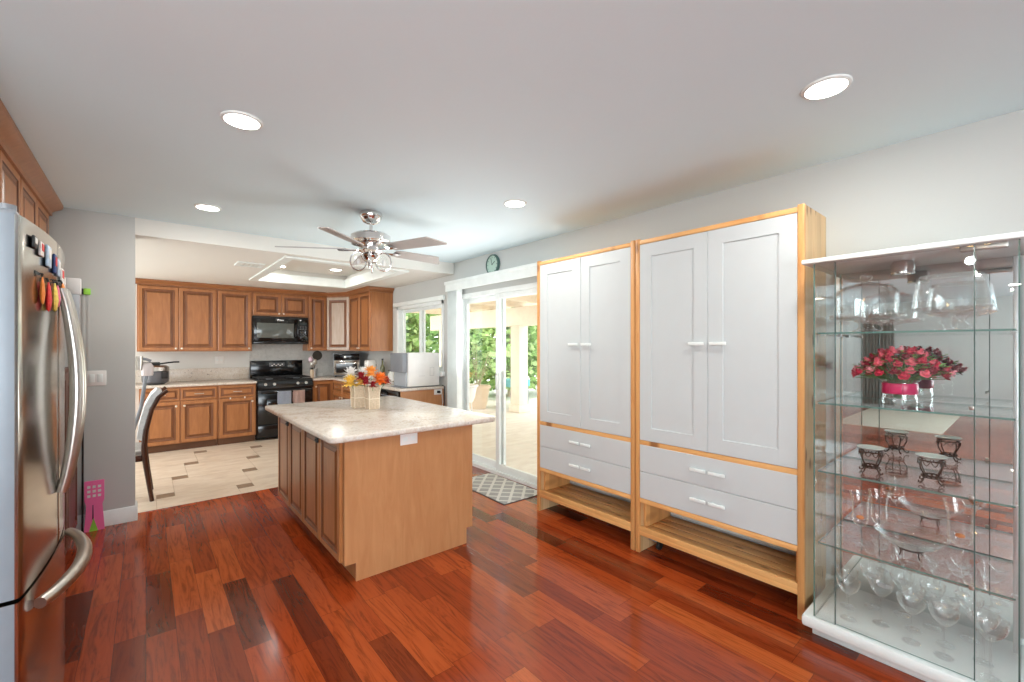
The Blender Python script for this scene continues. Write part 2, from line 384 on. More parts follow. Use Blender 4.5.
struct(B().sweep([(TX0, TY0), (TX0, TY1), (TX1, TY1), (TX1, TY0)], [(-o, u) for o, u in prof], closed=True, z=ZK).out('trim_2', 'trim'))
# walls
struct(B().box((-1.05, YB, 0), (-.069, 4.88, ZC)).out('wall_back', 'wall', smooth=False))
struct(B().box((-1.05, 1.80, 0), (-.97, YB, ZC)).out('wall_left', 'wall', smooth=False))
struct(B().box((-2.1, YK, 0), (3.1, YK + .1, ZC)).out('wall_kitchen_back', 'wall_kitchen', smooth=False))
struct(B().box((-2.2, 4.88, 0), (-2.1, 5.5, ZC)).box((-2.2, 7.3, 0), (-2.1, YK, ZC)).box((-2.2, 5.5, 0), (-2.1, 7.3, .6)).box((-2.2, 5.5, 2.2), (-2.1, 7.3, ZC)).out('wall_kitchen_left', 'wall', smooth=False))
struct(B().box((-8, 4.72, 0), (-1.05, 4.85, ZC)).out('wall_living', 'wall', smooth=False))
struct(B().box((-8.1, -3.3, 0), (-7.9, 4.85, ZC)).out('wall_far_left', 'wall', smooth=False))
SY0, SY1, SZ1 = 2.90, 4.62, 2.06                                   # slider opening
WY0, WY1, WZ0, WZ1 = 4.96, 6.34, 1.05, 2.03                        # kitchen window opening
b = B(); x0, x1 = XR, XR + .14
b.box((x0, -3.3, 0), (x1, SY0, ZC)); b.box((x0, SY0, SZ1), (x1, SY1, ZC)); b.box((x0, SY1, 0), (x1, WY0, ZC)); b.box((x0, WY0, 0), (x1, WY1, WZ0)); b.box((x0, WY0, WZ1), (x1, WY1, ZC)); b.box((x0, WY1, 0), (x1, YK + .1, ZC))
struct(b.out('wall_right', 'wall', smooth=False))
b = B(); yy0, yy1 = -3.3, -3.2
for xa, xb in ((-8, -6.75), (-4.05, -2.85), (.25, 3.1)): b.box((xa, yy0, 0), (xb, yy1, ZC))
for xa, xb in ((-6.75, -4.05), (-2.85, .25)): b.box((xa, yy0, 0), (xb, yy1, .35)); b.box((xa, yy0, 2.35), (xb, yy1, ZC))
struct(b.out('wall_rear', 'wall', smooth=False))
bp = [(0, 0), (.016, 0), (.016, .085), (.012, .095), (.012, .108), (.006, .118), (0, .12)]
struct(B().sweep([(-.069, 4.88), (-.069, 4.72), (-.95, 4.72)][::-1], bp).out('baseboard_back', 'trim'))
struct(B().sweep([(XR, SY0), (XR, -3.2)], bp).out('baseboard_right', 'trim'))
struct(B().sweep([(-7.9, -3.2), (-7.9, 4.7)], [(o, u * 2.2) for o, u in bp]).out('baseboard_left', 'trim'))
# ------------------------------------------------------------------ sliding door and kitchen window
b = B(); f = .05
xa, xb = XR - .012, XR + .13
b.box((xa, SY0, 0), (xb, SY0 + f, SZ1)); b.box((xa, SY1 - f, 0), (xb, SY1, SZ1)); b.box((xa, SY0, SZ1 - f), (xb, SY1, SZ1)); b.box((xa, SY0, 0), (xb, SY1, .035))
d1 = struct(b.out('door_1', 'vinyl', smooth=False))
def sash(name, par, xc, y0, y1, z0, z1, s=.05, t=.035, mat='vinyl'):
    b = B()
    for a_, c_ in (((xc - t / 2, y0, z0), (xc + t / 2, y0 + s, z1)), ((xc - t / 2, y1 - s, z0), (xc + t / 2, y1, z1)), ((xc - t / 2, y0 + s, z0), (xc + t / 2, y1 - s, z0 + s * 1.3)), ((xc - t / 2, y0 + s, z1 - s), (xc + t / 2, y1 - s, z1))): b.box(a_, c_, bev=.004)
    o = b.out(name, mat, par)
    B().box((xc - .003, y0 + s, z0 + s), (xc + .003, y1 - s, z1 - s)).out('pane', 'window_glass', o, smooth=False)
    return o
mid = (SY0 + SY1) / 2 + .06
sash('sliding_panel', d1, XR + .03, SY0 + f, mid + .05, .035, SZ1 - f, .06)
sash('fixed_panel', d1, XR + .08, mid - .03, SY1 - f, .035, SZ1 - f, .06)
B().box((XR - .01, mid + .0, .95), (XR + .012, mid + .03, 1.12), bev=.006).out('handle', 'vinyl', d1)
b = B()
for a_, c_ in (((XR - .01, WY0, WZ0), (XR + .12, WY0 + .05, WZ1)), ((XR - .01, WY1 - .05, WZ0), (XR + .12, WY1, WZ1)), ((XR - .01, WY0, WZ1 - .05), (XR + .12, WY1, WZ1)), ((XR - .05, WY0 - .03, WZ0 - .02), (XR + .12, WY1 + .03, WZ0 + .04))): b.box(a_, c_, bev=.004)
w1 = struct(b.out('window_1', 'vinyl'))
wm = (WY0 + WY1) / 2
sash('sash', w1, XR + .04, WY0 + .05, wm + .03, WZ0 + .04, WZ1 - .05, .045)
sash('sash', w1, XR + .08, wm - .03, WY1 - .05, WZ0 + .04, WZ1 - .05, .045)
struct(B().box((XR - .03, WY0 - .03, WZ1), (XR, WY1 + .1, WZ1 + .06), bev=.004).out('trim_3', 'trim'))
# headrail over the slider with the panels of blind stacked at its left end
t = thing('vertical_blind', 'white vertical blind stacked open at the left side of sliding glass door', 'blind', (XR, 4.72, 0))
B().box((-.13, -1.95, 2.185), (0, .02, 2.225), bev=.004).box((-.13, -1.95, 2.10), (-.115, -.01, 2.185)).out('valance', 'trim', t)
B().box((-.105, -1.94, 2.15), (-.03, -.0, 2.184), bev=.003).out('headrail', 'vinyl', t)
for k in range(9):
    y = -.03 - k * .026
    B().prism([(-.11, y), (-.07, y - .004), (-.03, y), (-.03, y + .0025), (-.07, y - .0015), (-.11, y + .0025)], .05, 2.148).out('slat', 'trim', t)
# ------------------------------------------------------------------ recessed can lights
def can(loc, label, z, watts, r=.072, lens='led'):
    t = thing('recessed_light', label, 'ceiling light', (loc[0], loc[1], z), 0, 'recessed ceiling lights')
    B().lathe([(r, -.0005), (r, -.010), (r + .012, -.006), (r + .015, -.0005)], n=32, close=True).out('trim_ring', 'trim', t)
    B().lathe([(0, -.002), (r, -.002), (r, -.006), (0, -.009)], n=32).out('lens', lens, t)
    l = light('can_light', 'AREA', (loc[0], loc[1], z - .015), (0, 0, 0), watts, (1, .965, .91), shape='DISK', size=r * 2)
    return t
can((.343, 2.368), 'round recessed ceiling light above the floor between fridge and island', ZC, CAN_W)
can((2.119, .542), 'round recessed ceiling light in front of the glass display cabinet, largest in view', ZC, CAN_W)
can((.359, 4.01), 'round recessed ceiling light beside the dropped kitchen ceiling, left of the fan', ZC, CAN_W)
can((2.08, 2.449), 'round recessed ceiling light in front of the left wardrobe', ZC, CAN_W)
can((1.36, 6.45), 'recessed light inside the ceiling tray, on the side towards the stove', ZK + .16, TRAY_W)
can((2.03, 6.25), 'recessed light inside the ceiling tray, on the side towards the window', ZK + .16, TRAY_W)
t = thing('ceiling_vent', 'square white air vent in the dropped kitchen ceiling', 'vent', (.885, 5.6, ZK))
b = B(); b.sweep([(-.13, -.13), (-.13, .13), (.13, .13), (.13, -.13)], [(0, -.012), (.03, -.012), (.035, 0), (0, 0)], closed=True); b.out('frame', 'trim', t)
for k in range(5): B().prism([(-.1 + k * .045, -.012), (-.06 + k * .045, -.002), (-.057 + k * .045, -.004), (-.097 + k * .045, -.013)], -.125, .125, axis='y').out('louver', 'trim', t)
# ------------------------------------------------------------------ wardrobes
def wardrobe(loc, wd, label, D=.382):
    t = thing('wardrobe', label, 'wardrobe', loc, RZR, 'pine wardrobes')
    p = .032; H = 2.16
    for x in (0, wd - p): B().box((x, 0, 0), (x + p, .022, H), 0, .002).box((x + .004, .022, 0), (x + p - .004, D, H), 1).out('side_panel', ['pine_z', 'pine_side'], t)
    B().box((p, .002, 2.122), (wd - p, D, 2.15), 0, .002).out('top_board', 'pine_x', t)
    B().box((p, .004, .745), (wd - p, D - .01, .777), 0, .002).out('middle_rail', 'pine_x', t)
    B().box((p, .004, .346), (wd - p, .03, .378), 0, .002).out('lower_rail', 'pine_x', t)
    b = B(); b.box((p, .002, .122), (wd - p, .024, .182), 0, .003)
    for k in range(4): b.box((p, .028 + k * .086, .15), (wd - p, .028 + k * .086 + .082, .17), 0, .003)
    b.out('bottom_shelf', 'pine_x', t)
    for x in (p, wd - p - .022): B().box((x, .05, .17), (x + .022, D - .02, .36), 0, .003).out('shelf_side', 'pine_z', t)
    B().box((p + .03, D - .03, .19), (wd - p - .03, D - .015, .3), 0, .003).out('back_slat', 'trim', t)
    B().box((p, D - .012, .36), (wd - p, D - .004, 2.12)).out('back_panel', 'trim', t)
    dw = (wd - 2 * p) / 2 - .003
    for s in (0, 1):
        x0 = p + .0015 + s * (dw + .003)
        d = B().panel(dw, 1.34, .02, [(0, -.018, 0), (.002, -.02, 0), (.088, -.02, 0), (.0895, -.0125, 0)]).out('door', 'white', t, (x0, .022, .779), smooth=False)
        hx = dw - .125 if s == 0 else .015
        if s == 0: hx = dw - .115
        b = B().box((hx, -.042, .648), (hx + .1, -.033, .668), 0, .003); b.box((hx + .015, -.034, .652), (hx + .03, -.019, .664)); b.box((hx + .07, -.034, .652), (hx + .085, -.019, .664)); b.out('handle', 'trim', d)
    for k in range(2):
        h = .182; z0 = .38 + k * (h + .0025)
        d = B().panel(wd - 2 * p - .004, h, .02, [(0, -.018, 0), (.002, -.02, 0)]).out('drawer', 'white', t, (p + .002, .022, z0), smooth=False)
        for s in (-1, 1):
            hx = (wd - 2 * p) / 2 - .05 + s * .058
            b = B().box((hx, -.042, .085), (hx + .1, -.033, .105), 0, .003); b.box((hx + .015, -.034, .089), (hx + .03, -.019, .101)); b.box((hx + .07, -.034, .089), (hx + .085, -.019, .101)); b.out('handle', 'trim', d)
    return t
wardrobe((2.605, 2.772, 0), .988, 'white door pine wardrobe nearer the sliding glass door')
wardrobe((2.605, 1.776, 0), 1.016, 'white door pine wardrobe right beside the glass display cabinet')
t = thing('castor', 'small black castor on a grey bar under the wardrobe beside display cabinet', 'castor', (2.75, 1.68, 0))
B().lathe([(0, -.012), (.026, -.012), (.03, -.006), (.03, .006), (.026, .012), (0, .012)], mat=Matrix.Translation((0, 0, .03)) @ Matrix.Rotation(PI / 2, 4, 'X')).out('wheel', 'blackmatte', t)
B().tube([(0, 0, .03), (0, .016, .05), (-.02, .05, .062), (-.03, .16, .062)], .006).out('bar', 'greyplastic', t)
# ------------------------------------------------------------------ glass display cabinet (local: x to the right along the wall, y back)
CX0, CYL, CW, CD = 2.50, .735, .715, .475
cab = thing('display_cabinet', 'glass display cabinet with white base and top and mirrored back', 'display cabinet', (CX0, CYL, 0), RZR)
b = B(); b.box((0, -.03, .052), (CW, CD, .105), 0, .012); b.box((.03, .03, 0), (CW - .03, CD, .052), 0, .004); b.out('base', 'trim', cab)
B().box((.0, -.03, 1.822), (CW, CD, 1.845), 0, .006).out('top', 'trim', cab)
ZL, ZH = .105, 1.822
def sheet(name, a, c, par, thin, mats=('sheet', 'glassedge')):
    b = B(); r = bmesh.ops.create_cube(b.bm, size=1, matrix=Matrix.Translation([(a[i] + c[i]) / 2 for i in range(3)]) @ Matrix.Diagonal((*[c[i] - a[i] for i in range(3)], 1)))
    for f in b.bm.faces:
        f.normal_update(); f.material_index = 0 if abs(f.normal[thin]) > .5 else 1
    return b.out(name, list(mats), par, smooth=False)
g0, g1 = .045, CW - .012
sheet('side_glass', (g0, .0, ZL), (g0 + .005, CD - .02, ZH), cab, 0)
sheet('side_glass', (g1 - .005, .0, ZL), (g1, CD - .02, ZH), cab, 0)
sheet('front_glass', (g0, -.004, ZL), (g0 + .085, .001, ZH), cab, 1)
sheet('front_glass', (g1 - .115, -.004, ZL), (g1, .001, ZH), cab, 1)
dg = sheet('door', (g0 + .088, -.004, ZL + .004), (g1 - .118, .001, ZH - .004), cab, 1)
for x in (g0 + .0855, g1 - .1195): B().box((x, -.006, ZL + .002), (x + .0035, .003, ZH - .002)).out('glass_edge', 'seam', dg)
for z in (1.17, .815, .46): B().box((g1 - .133, -.008, z), (g1 - .118, .004, z + .015), 0, .002).out('clip', 'nickel', dg)
B().box((.02, CD - .018, ZL), (CW - .02, CD - .012, ZH)).out('back_mirror', 'mirror', cab, smooth=False)
B().box((g1 - .024, .31, ZL + .02), (g1 - .008, .33, ZH - .02), 0, .003).out('corner_post', 'alu', cab)
B().box((g1 - .16, .02, ZH - .02), (g1 - .03, .06, ZH), 0, .004).out('lock_plate', 'nickel', cab)
b = B(); b.lathe([(0, 0), (.045, 0), (.045, .045), (.036, .06), (0, .06)], (CW / 2 - .02, CD / 2, ZH - .06), 20); b.out('lamp', 'chrome', cab)
SH = [.465, .815, 1.147, 1.488]
for z in SH:
    sheet('shelf', (g0 + .012, .022, z - .008), (g1 - .012, CD - .024, z), cab, 2, ('shelfglass', 'glassedge'))
    for x in (g0 + .005, g1 - .025):
        for y in (.08, CD - .1): B().box((x, y, z - .016), (x + .02, y + .012, z - .0085), 0, .002).out('shelf_pin', 'alu', cab)
def inC(x, y, z): return (CX0 + y, CYL - x, z)          # cabinet frame to world
# shelf 1: cake stand with dome, punch bowl
gl = 'crystal'
t = thing('cake_stand', 'footed glass cake stand with scalloped rim on the top glass shelf', 'cake stand', inC(.208, .20, SH[3]))
b = B(); b.lathe([(0, .0), (.06, .0), (.062, .006), (.035, .018), (.028, .035), (.036, .05), (.05, .058), (.12, .066), (.14, .082), (.136, .084), (.118, .072), (.0, .066)], n=40); b.out('plate', gl, t)
b = B()
for k in range(16): a = 2 * PI * k / 16; b.ball((.128 * math.cos(a), .128 * math.sin(a), .078), .022, (1, 1, .6), sub=2)
b.out('scallop', 'crystal', t)
t = thing('cake_dome', 'clear glass cake dome with ball knob covering the cake stand', 'cake dome', inC(.208, .20, SH[3] + .085))
b = B(); b.lathe([(.122, 0), (.124, .09), (.118, .116), (.10, .134), (.055, .15), (.018, .158), (.012, .165), (.0, .165), (0, .162), (.012, .16), (.055, .146), (.098, .13), (.115, .114), (.121, .09), (.119, 0)], n=40, close=False); b.out('cover', gl, t)
B().ball((0, 0, .185), .022, (1.2, 1.2, .9)).out('knob', gl, t)
t = thing('cake_stand', 'ball-stemmed glass cake stand on the top glass shelf, away from the wardrobe', 'cake stand', inC(.495, .26, SH[3]))
b = B(); b.lathe([(0, 0), (.055, 0), (.056, .008), (.02, .014), (.026, .024), (.038, .04), (.026, .056), (.018, .066), (.03, .076), (.10, .088), (.136, .104), (.134, .108), (.09, .094), (0, .088)], n=40); b.out('plate', gl, t)
t = thing('cake_dome', 'straight-sided glass dome with flat top on the ball-stemmed cake stand', 'cake dome', inC(.495, .26, SH[3] + .105))
b = B(); b.lathe([(.128, 0), (.124, .05), (.112, .136), (.104, .146), (0, .148), (0, .145), (.102, .142), (.108, .134), (.120, .05), (.124, 0)], n=40, close=True); b.out('cover', gl, t)
# shelf 2: roses in a glass vase
v = thing('glass_vase', 'clear square glass vase with magenta ribbon holding roses', 'vase', inC(.33, .22, SH[2]))
b = B(); b.lathe([(0, .0), (.062, .0), (.066, .02), (.062, .045), (.062, .105), (.075, .118), (.072, .118), (.058, .104), (.058, .03), (0, .02)], n=28); b.out('body', gl, v)
b = B(); b.lathe([(.064, .052), (.066, .056), (.066, .098), (.064, .102)], n=28); b.box((-.076, -.02, .055), (-.064, .025, .10), 0, .004); b.out('ribbon', 'satin', v)
rb = thing('rose_bouquet', 'bouquet of red and pink roses in the ribboned glass vase', 'bouquet', inC(.33, .22, SH[2]))
def rose(b, c, r, mi, nrm):
    q = Vector((0, 0, 1)).rotation_difference(Vector(nrm)).to_matrix().to_4x4(); T = Matrix.Translation(c) @ q
    for ring, (n, rr, h, tilt) in enumerate(((5, 1, 0, .9), (5, .72, .25, .55), (4, .42, .45, .25))):
        for k in range(n):
            a = 2 * PI * (k + ring * .4) / n
            cs = []
            for (du, dv) in ((-.55, 0), (.55, 0), (.75, .7), (.3, 1.05), (-.3, 1.05), (-.75, .7)):
                rad = rr * r * (.35 + .65 * dv * (.5 + tilt * .5)); an = a + du * (1.0 if n == 5 else 1.2) * (1 - .15 * dv)
                cs.append(T @ Vector((rad * math.cos(an), rad * math.sin(an), (h + (1 - tilt) * dv * .9 - .1) * r)))
            b.face(cs, 0)
    b.ball((T @ Vector((0, 0, .2 * r))), r * .62, (1, 1, .8), sub=1)
pts = []
for k in range(1500):
    u, vv = random.uniform(-1, 1), random.uniform(-1, 1)
    if u * u + vv * vv < 1: pts.append((u, vv))
sel = []
for p in pts:
    if all((p[0] - q[0]) ** 2 + (p[1] - q[1]) ** 2 > .030 for q in sel): sel.append(p)
b = B()
for i, (u, vv) in enumerate(sel):
    x, y = u * .105, vv * .175; zz = .138 + .112 * (1 - u * u - vv * vv) + random.uniform(-.012, .012)
    bb = B(); n = Vector((u * .8, vv * .8, .7)).normalized()
    rose(bb, (x, y, zz), random.uniform(.018, .025), 0, n)
    bb.out('rose_bloom', random.choice(['rose', 'rose', 'rose_pink', 'rose_pink', 'rose_pale', 'rose_dark']), rb)
    b.tube([(u * .02, vv * .02, .03), (u * .045, vv * .05, .12), (x, y, zz - .01)], .0018, n=5)
b.out('stems', 'leaf_dark', rb)
b = B()
for k in range(260):
    u, vv = random.uniform(-1, 1), random.uniform(-1, 1)
    if u * u + vv * vv > 1: continue
    c = Vector((u * .1, vv * .165, .145 + .09 * (1 - u * u - vv * vv) + random.uniform(-.01, .032)))
    a = random.uniform(0, 2 * PI); d = Vector((math.cos(a), math.sin(a), random.uniform(-.3, .5))) * .034; e = Vector((-math.sin(a), math.cos(a), .2)) * .009
    b.face([c, c + d * .5 + e, c + d, c + d * .5 - e])
b.out('rose_leaves', 'leaf', rb)
# shelf 3: two scrolled iron stands with plates
def stand(loc, label):
    t = thing('plate_stand', label, 'stand', loc, random.uniform(0, 1), 'iron stands on the third glass shelf')
    for k in range(4):
        a = PI / 4 + k * PI / 2; P = []
        for s, z in ((.040, .110), (.050, .092), (.047, .07), (.036, .05), (.030, .033), (.036, .016), (.048, .006), (.056, .009), (.054, .017)): P.append((s * math.cos(a), s * math.sin(a), z))
        B().tube(P, .0030, n=6).out('leg', 'iron', t)
    b = B()
    for r, z in ((.045, .105), (.031, .038)): b.tube([(r * math.cos(2 * PI * k / 20), r * math.sin(2 * PI * k / 20), z) for k in range(20)], .003, n=6, closed=True)
    for k in range(10):
        a = 2 * PI * k / 10; b.tube([(.045 * math.cos(a + i * .6) , .045 * math.sin(a + i * .6), .105 - .022 * math.sin(i * PI)) for i in (0, .25, .5, .75, 1)], .0018, n=5)
    for k in range(12): a = 2 * PI * k / 12; b.ball((.031 * math.cos(a), .031 * math.sin(a), .032), .005, sub=1)
    b.out('scroll_ring', 'iron', t)
    B().lathe([(0, .026), (.028, .026), (.03, .03), (0, .03)], n=20).out('tray', 'iron', t)
    return t
def saucer(loc, label):
    o = B().lathe([(0, 0), (.028, 0), (.043, .006), (.054, .013), (.052, .015), (.04, .009), (0, .004)], n=28).out('glass_plate', 'plate_glass', None, loc)
    return tag(o, label, 'plate', 'glass plates on iron stands')
stand(inC(.235, .155, SH[1]), 'scrolled iron stand on third glass shelf, nearer the wardrobe')
saucer(inC(.235, .155, SH[1] + .111), 'pale glass plate on the iron stand nearer the wardrobe')
stand(inC(.445, .155, SH[1]), 'scrolled iron stand on third glass shelf, farther from the wardrobe')
saucer(inC(.445, .155, SH[1] + .111), 'pale glass plate on the iron stand farther from the wardrobe')
# shelf 4 and floor: glasses
def wineglass(loc, h, r, label, group, name='wine_glass', coupe=False):
    if coupe: out = [(.005, h * .62), (.02, h * .66), (r * .8, h * .78), (r, h * .9), (r * 1.02, h)]
    else: out = [(.008, h * .36), (r * .6, h * .42), (r * .8, h * .52), (r * .72, h * .66), (r * .78, h * .82), (r, h)]
    f = .032
    prof = [(0, 0), (f, 0), (f, .002), (.008, .005), (.0042, .014), (.004, out[0][1] - .012)] + out + [(max(0, q[0] - .0022), q[1]) for q in out[::-1][:-1]] + [(0, out[1][1] + .001)]
    o = B().lathe(prof, n=26).out(name, gl, None, loc)
    return tag(o, label, 'glass', group)
wineglass(inC(.20, .13, SH[0]), .255, .042, 'tall wine glass on fourth glass shelf, front one near the wardrobe', 'tall glasses on the fourth shelf')
wineglass(inC(.25, .24, SH[0]), .25, .042, 'tall wine glass on fourth glass shelf, rear one near the wardrobe', 'tall glasses on the fourth shelf')
wineglass(inC(.535, .14, SH[0]), .30, .055, 'biggest tall wine glass on fourth glass shelf, in front of the bowl\'s far side', 'tall glasses on the fourth shelf')
for i, (x, y) in enumerate(((.20, .13), (.535, .14))):  # orange balls standing for the warm reflection inside the glasses
    o = B().ball((0, 0, 0), .016, (1, 1, .6)).out('potpourri', 'orange_petal', None, inC(x, y, SH[0] + (.135 if i == 0 else .155)))
    tag(o, ['orange dried petals in the tall glass near the wardrobe', 'orange dried petals in the biggest tall wine glass'][i], 'potpourri')
t = thing('bowl_stand', 'small black wire stand under the wide glass bowl', 'stand', inC(.375, .17, SH[0]))
b = B()
b.tube([(.045 * math.cos(2 * PI * k / 24), .045 * math.sin(2 * PI * k / 24), .036) for k in range(24)], .0025, n=6, closed=True)
b.out('ring', 'iron', t)
for k in range(4): a = PI / 4 + k * PI / 2; B().tube([(.045 * math.cos(a), .045 * math.sin(a), .036), (.042 * math.cos(a), .042 * math.sin(a), .018), (.05 * math.cos(a), .05 * math.sin(a), .0025)], .0025, n=6).out('leg', 'iron', t)
tag(B().lathe([(0, 0), (.045, 0), (.085, .018), (.125, .058), (.128, .066), (.125, .066), (.08, .022), (0, .004)], n=40).out('glass_bowl', gl, None, inC(.375, .17, SH[0] + .039)), 'wide shallow glass bowl on the black wire stand', 'bowl')
gl_pos = [(.16, .10, .19, .047), (.27, .17, .21, .048), (.385, .11, .20, .05), (.49, .09, .21, .05), (.60, .17, .21, .048), (.625, .06, .24, .052), (.21, .31, .20, .046), (.32, .34, .20, .046), (.43, .32, .21, .046), (.55, .33, .20, .046), (.13, .22, .19, .044), (.375, .23, .20, .044), (.485, .20, .20, .046)]
for (x, y, h, r) in gl_pos:
    wineglass(inC(x, y, .1055), h, r, 'clear stemmed glass standing on the white bottom of the display cabinet', 'stemmed glasses at the bottom of the display cabinet', 'stemmed_glass', True)
# ------------------------------------------------------------------ kitchen cabinet pieces
GZ = 1
RAISED = lambda t: [(0, -t + .004, 0), (.005, -t, 0), (.044, -t, 0), (.048, -t + .006, GZ), (.066, -t + .009, 2), (.070, -t + .009, GZ), (.090, -t + .002, 2), (.093, -t + .001, GZ)]
SMALL = lambda t: [(0, -t + .004, 0), (.005, -t, 0), (.024, -t, 0), (.027, -t + .006, GZ), (.040, -t + .008, 2), (.052, -t + .002, 2), (.054, -t + .001, GZ)]
def cdoor(par, x, z, w, h, y=0, knob=None, name='door', mats=('maple', 'glaze', 'glaze_mid'), knobmat='knob', style=None):
    t = .02
    d = B().panel(w, h, t, (style or (RAISED if min(w, h) > .22 else SMALL))(t)).out(name, list(mats), par, (x, y, z), smooth=False)
    if knob:
        for (kx, kz) in ([knob] if isinstance(knob[0], (int, float)) else knob):
            B().lathe([(0, 0), (.005, 0), (.005, .012), (.014, .018), (.014, .024), (.008, .029), (0, .03)], n=14, mat=Matrix.Translation((kx, -t, kz)) @ Matrix.Rotation(PI / 2, 4, 'X')).out('knob', knobmat, d)
    return d
def cpull(d, x, z, w=.1):
    B().tube([(x - w / 2, -.019, z), (x - w / 2, -.04, z), (x - w / 4, -.046, z), (x + w / 4, -.046, z), (x + w / 2, -.04, z), (x + w / 2, -.019, z)], .005, n=8).out('pull', 'nickel', d)
def body(par, w, d, z0, z1, toe=True, mat='maple'):
    b = B(); b.box((0, 0, z0), (w, d, z1))
    b.out('body', mat, par, smooth=False)
    if toe: B().box((0.004, .065, 0), (w - .004, .085, z0 - .001)).out('toe_kick', 'toe', par, smooth=False)
YF = 7.47      # base fronts on the back wall
BD = YK - YF - .004
t = thing('base_cabinet', 'wide two door base cabinet left of the stove, behind the chair', 'cabinet', (-.07, YF, 0)); body(t, .855, BD, .1, .868)
for s in (0, 1):
    x = .012 + s * .421
    cdoor(t, x, .112, .41, .56, knob=(.37 if s == 0 else .04, .5)); dd = cdoor(t, x, .685, .41, .165, name='drawer'); cpull(dd, .205, .082)
t = thing('base_cabinet', 'single door base cabinet directly left of the black stove', 'cabinet', (.787, YF, 0)); body(t, .475, BD, .1, .868)
cdoor(t, .012, .112, .45, .56, knob=(.41, .5)); dd = cdoor(t, .012, .685, .45, .165, name='drawer'); cpull(dd, .225, .082)
for s in (-.09, .09): B().box((.225 + s - .008, -.024, .535), (.225 + s + .008, -.019, .56), 0, .003).out('child_lock', 'plastic', dd, (0, 0, -.56))
t = thing('base_cabinet', 'narrow single door base cabinet between stove and the corner', 'cabinet', (2.062, YF, 0)); body(t, .338, BD, .1, .868)
cdoor(t, .012, .112, .30, .74, knob=(.03, .66))
# right-hand run facing the island
RX = 2.385
t = thing('sink_cabinet', 'base cabinet run under the kitchen window beside the dishwasher', 'cabinet', (RX, YF - .004, 0), RZR); body(t, 1.84, XR - RX - .005, .1, .868)
for k in range(4):
    x = .03 + k * .452
    cdoor(t, x, .112, .435, .56, knob=(.39 if k % 2 == 0 else .04, .5)); dd = cdoor(t, x, .685, .435, .165, name='drawer'); cpull(dd, .217, .082)
t = thing('dishwasher', 'black dishwasher under the counter end by the window', 'dishwasher', (RX - .01, 5.595, 0), RZR)
B().box((.002, .02, .1), (.598, .58, .865)).out('body', 'blackmatte', t, smooth=False); B().box((.003, 0, .11), (.597, .02, .72), 0, .006).out('door', 'black', t)
b = B().box((.003, -.012, .725), (.597, .02, .862), 0, .006); b.out('control_panel', 'black', t)
b = B()
for k in range(9): b.box((.10 + k * .04, -.0135, .785), (.125 + k * .04, -.0115, .80), 0)
b.out('buttons', 'greyplastic', t)
B().box((.10, -.03, .745), (.50, -.012, .765), 0, .005).out('handle', 'blackmatte', t)
t = thing('end_panel', 'plain maple end panel of the counter under white appliance', 'panel', (RX, 4.955, 0)); B().box((0, 0, 0), (XR - RX - .004, .022, .868)).out('board', 'maple_panel', t, smooth=False)
# countertops
def counter(poly, label, z0=.87, z1=.903, name='granite_countertop'):
    b = B(); b.prism(poly, z0, z1); bm = b.bm
    es = [e for e in bm.edges if abs(e.verts[0].co.z - e.verts[1].co.z) < 1e-6]
    bmesh.ops.bevel(bm, geom=es, offset=.008, segments=3, affect='EDGES', profile=.5)
    return tag(b.out(name, 'granite'), label, 'countertop')
counter([(-.25, YF - .03), (1.268, YF - .03), (1.268, YK - .03), (-.25, YK - .03)], 'granite countertop left of the black stove')
counter([(2.06, YF - .03), (RX - .03, YF - .03), (RX - .03, 4.93), (XR - .005, 4.93), (XR - .005, YK - .03), (2.06, YK - .03)], 'L-shaped granite countertop running from the stove under the window')
tag(B().box((-.25, YK - .028, .904), (1.268, YK - .004, 1.09), 0, .003).out('granite_backsplash', 'granite'), 'granite backsplash strip on the wall left of the stove', 'backsplash')
tag(B().box((1.272, YK - .014, .95), (2.40, YK - .003, 1.46), 0).box((2.40, YK - .014, .904), (2.985, YK - .003, 1.35), 0).out('stone_backsplash', 'splash'), 'pale stone backsplash on the wall behind the stove', 'backsplash')
# uppers
YU = 7.76; UD = YK - YU - .004; UZ0, UZ1 = 1.35, 2.26
def upper(loc, rz, w, label, doors, z0=UZ0, d=UD, mats=('maple', 'glaze', 'glaze_mid'), knobs=None):
    t = thing('wall_cabinet', label, 'cabinet', loc, rz)
    B().box((0, 0, z0), (w, d, UZ1 + .02)).out('body', 'maple', t, smooth=False)
    n = doors; dw = (w - .024 - (n - 1) * .006) / n
    for k in range(n):
        kx = (dw - .03) if (n > 1 and k == 0) or (n == 1 and knobs == 'r') else .03
        cdoor(t, .012 + k * (dw + .006), z0 + .012, dw, UZ1 - z0 - .02, knob=(kx, .03), mats=mats)
    return t
upper((-.094, YU, 0), 0, .90, 'two door wall cabinet farthest left on the kitchen back wall', 2)
upper((.808, YU, 0), 0, .447, 'single door wall cabinet left of the microwave', 1, knobs='r')
upper((1.257, YU, 0), 0, .81, 'short two door wall cabinet above the black microwave', 2, z0=1.90)
upper((2.069, YU, 0), 0, .30, 'narrow single door wall cabinet right of the microwave', 1)
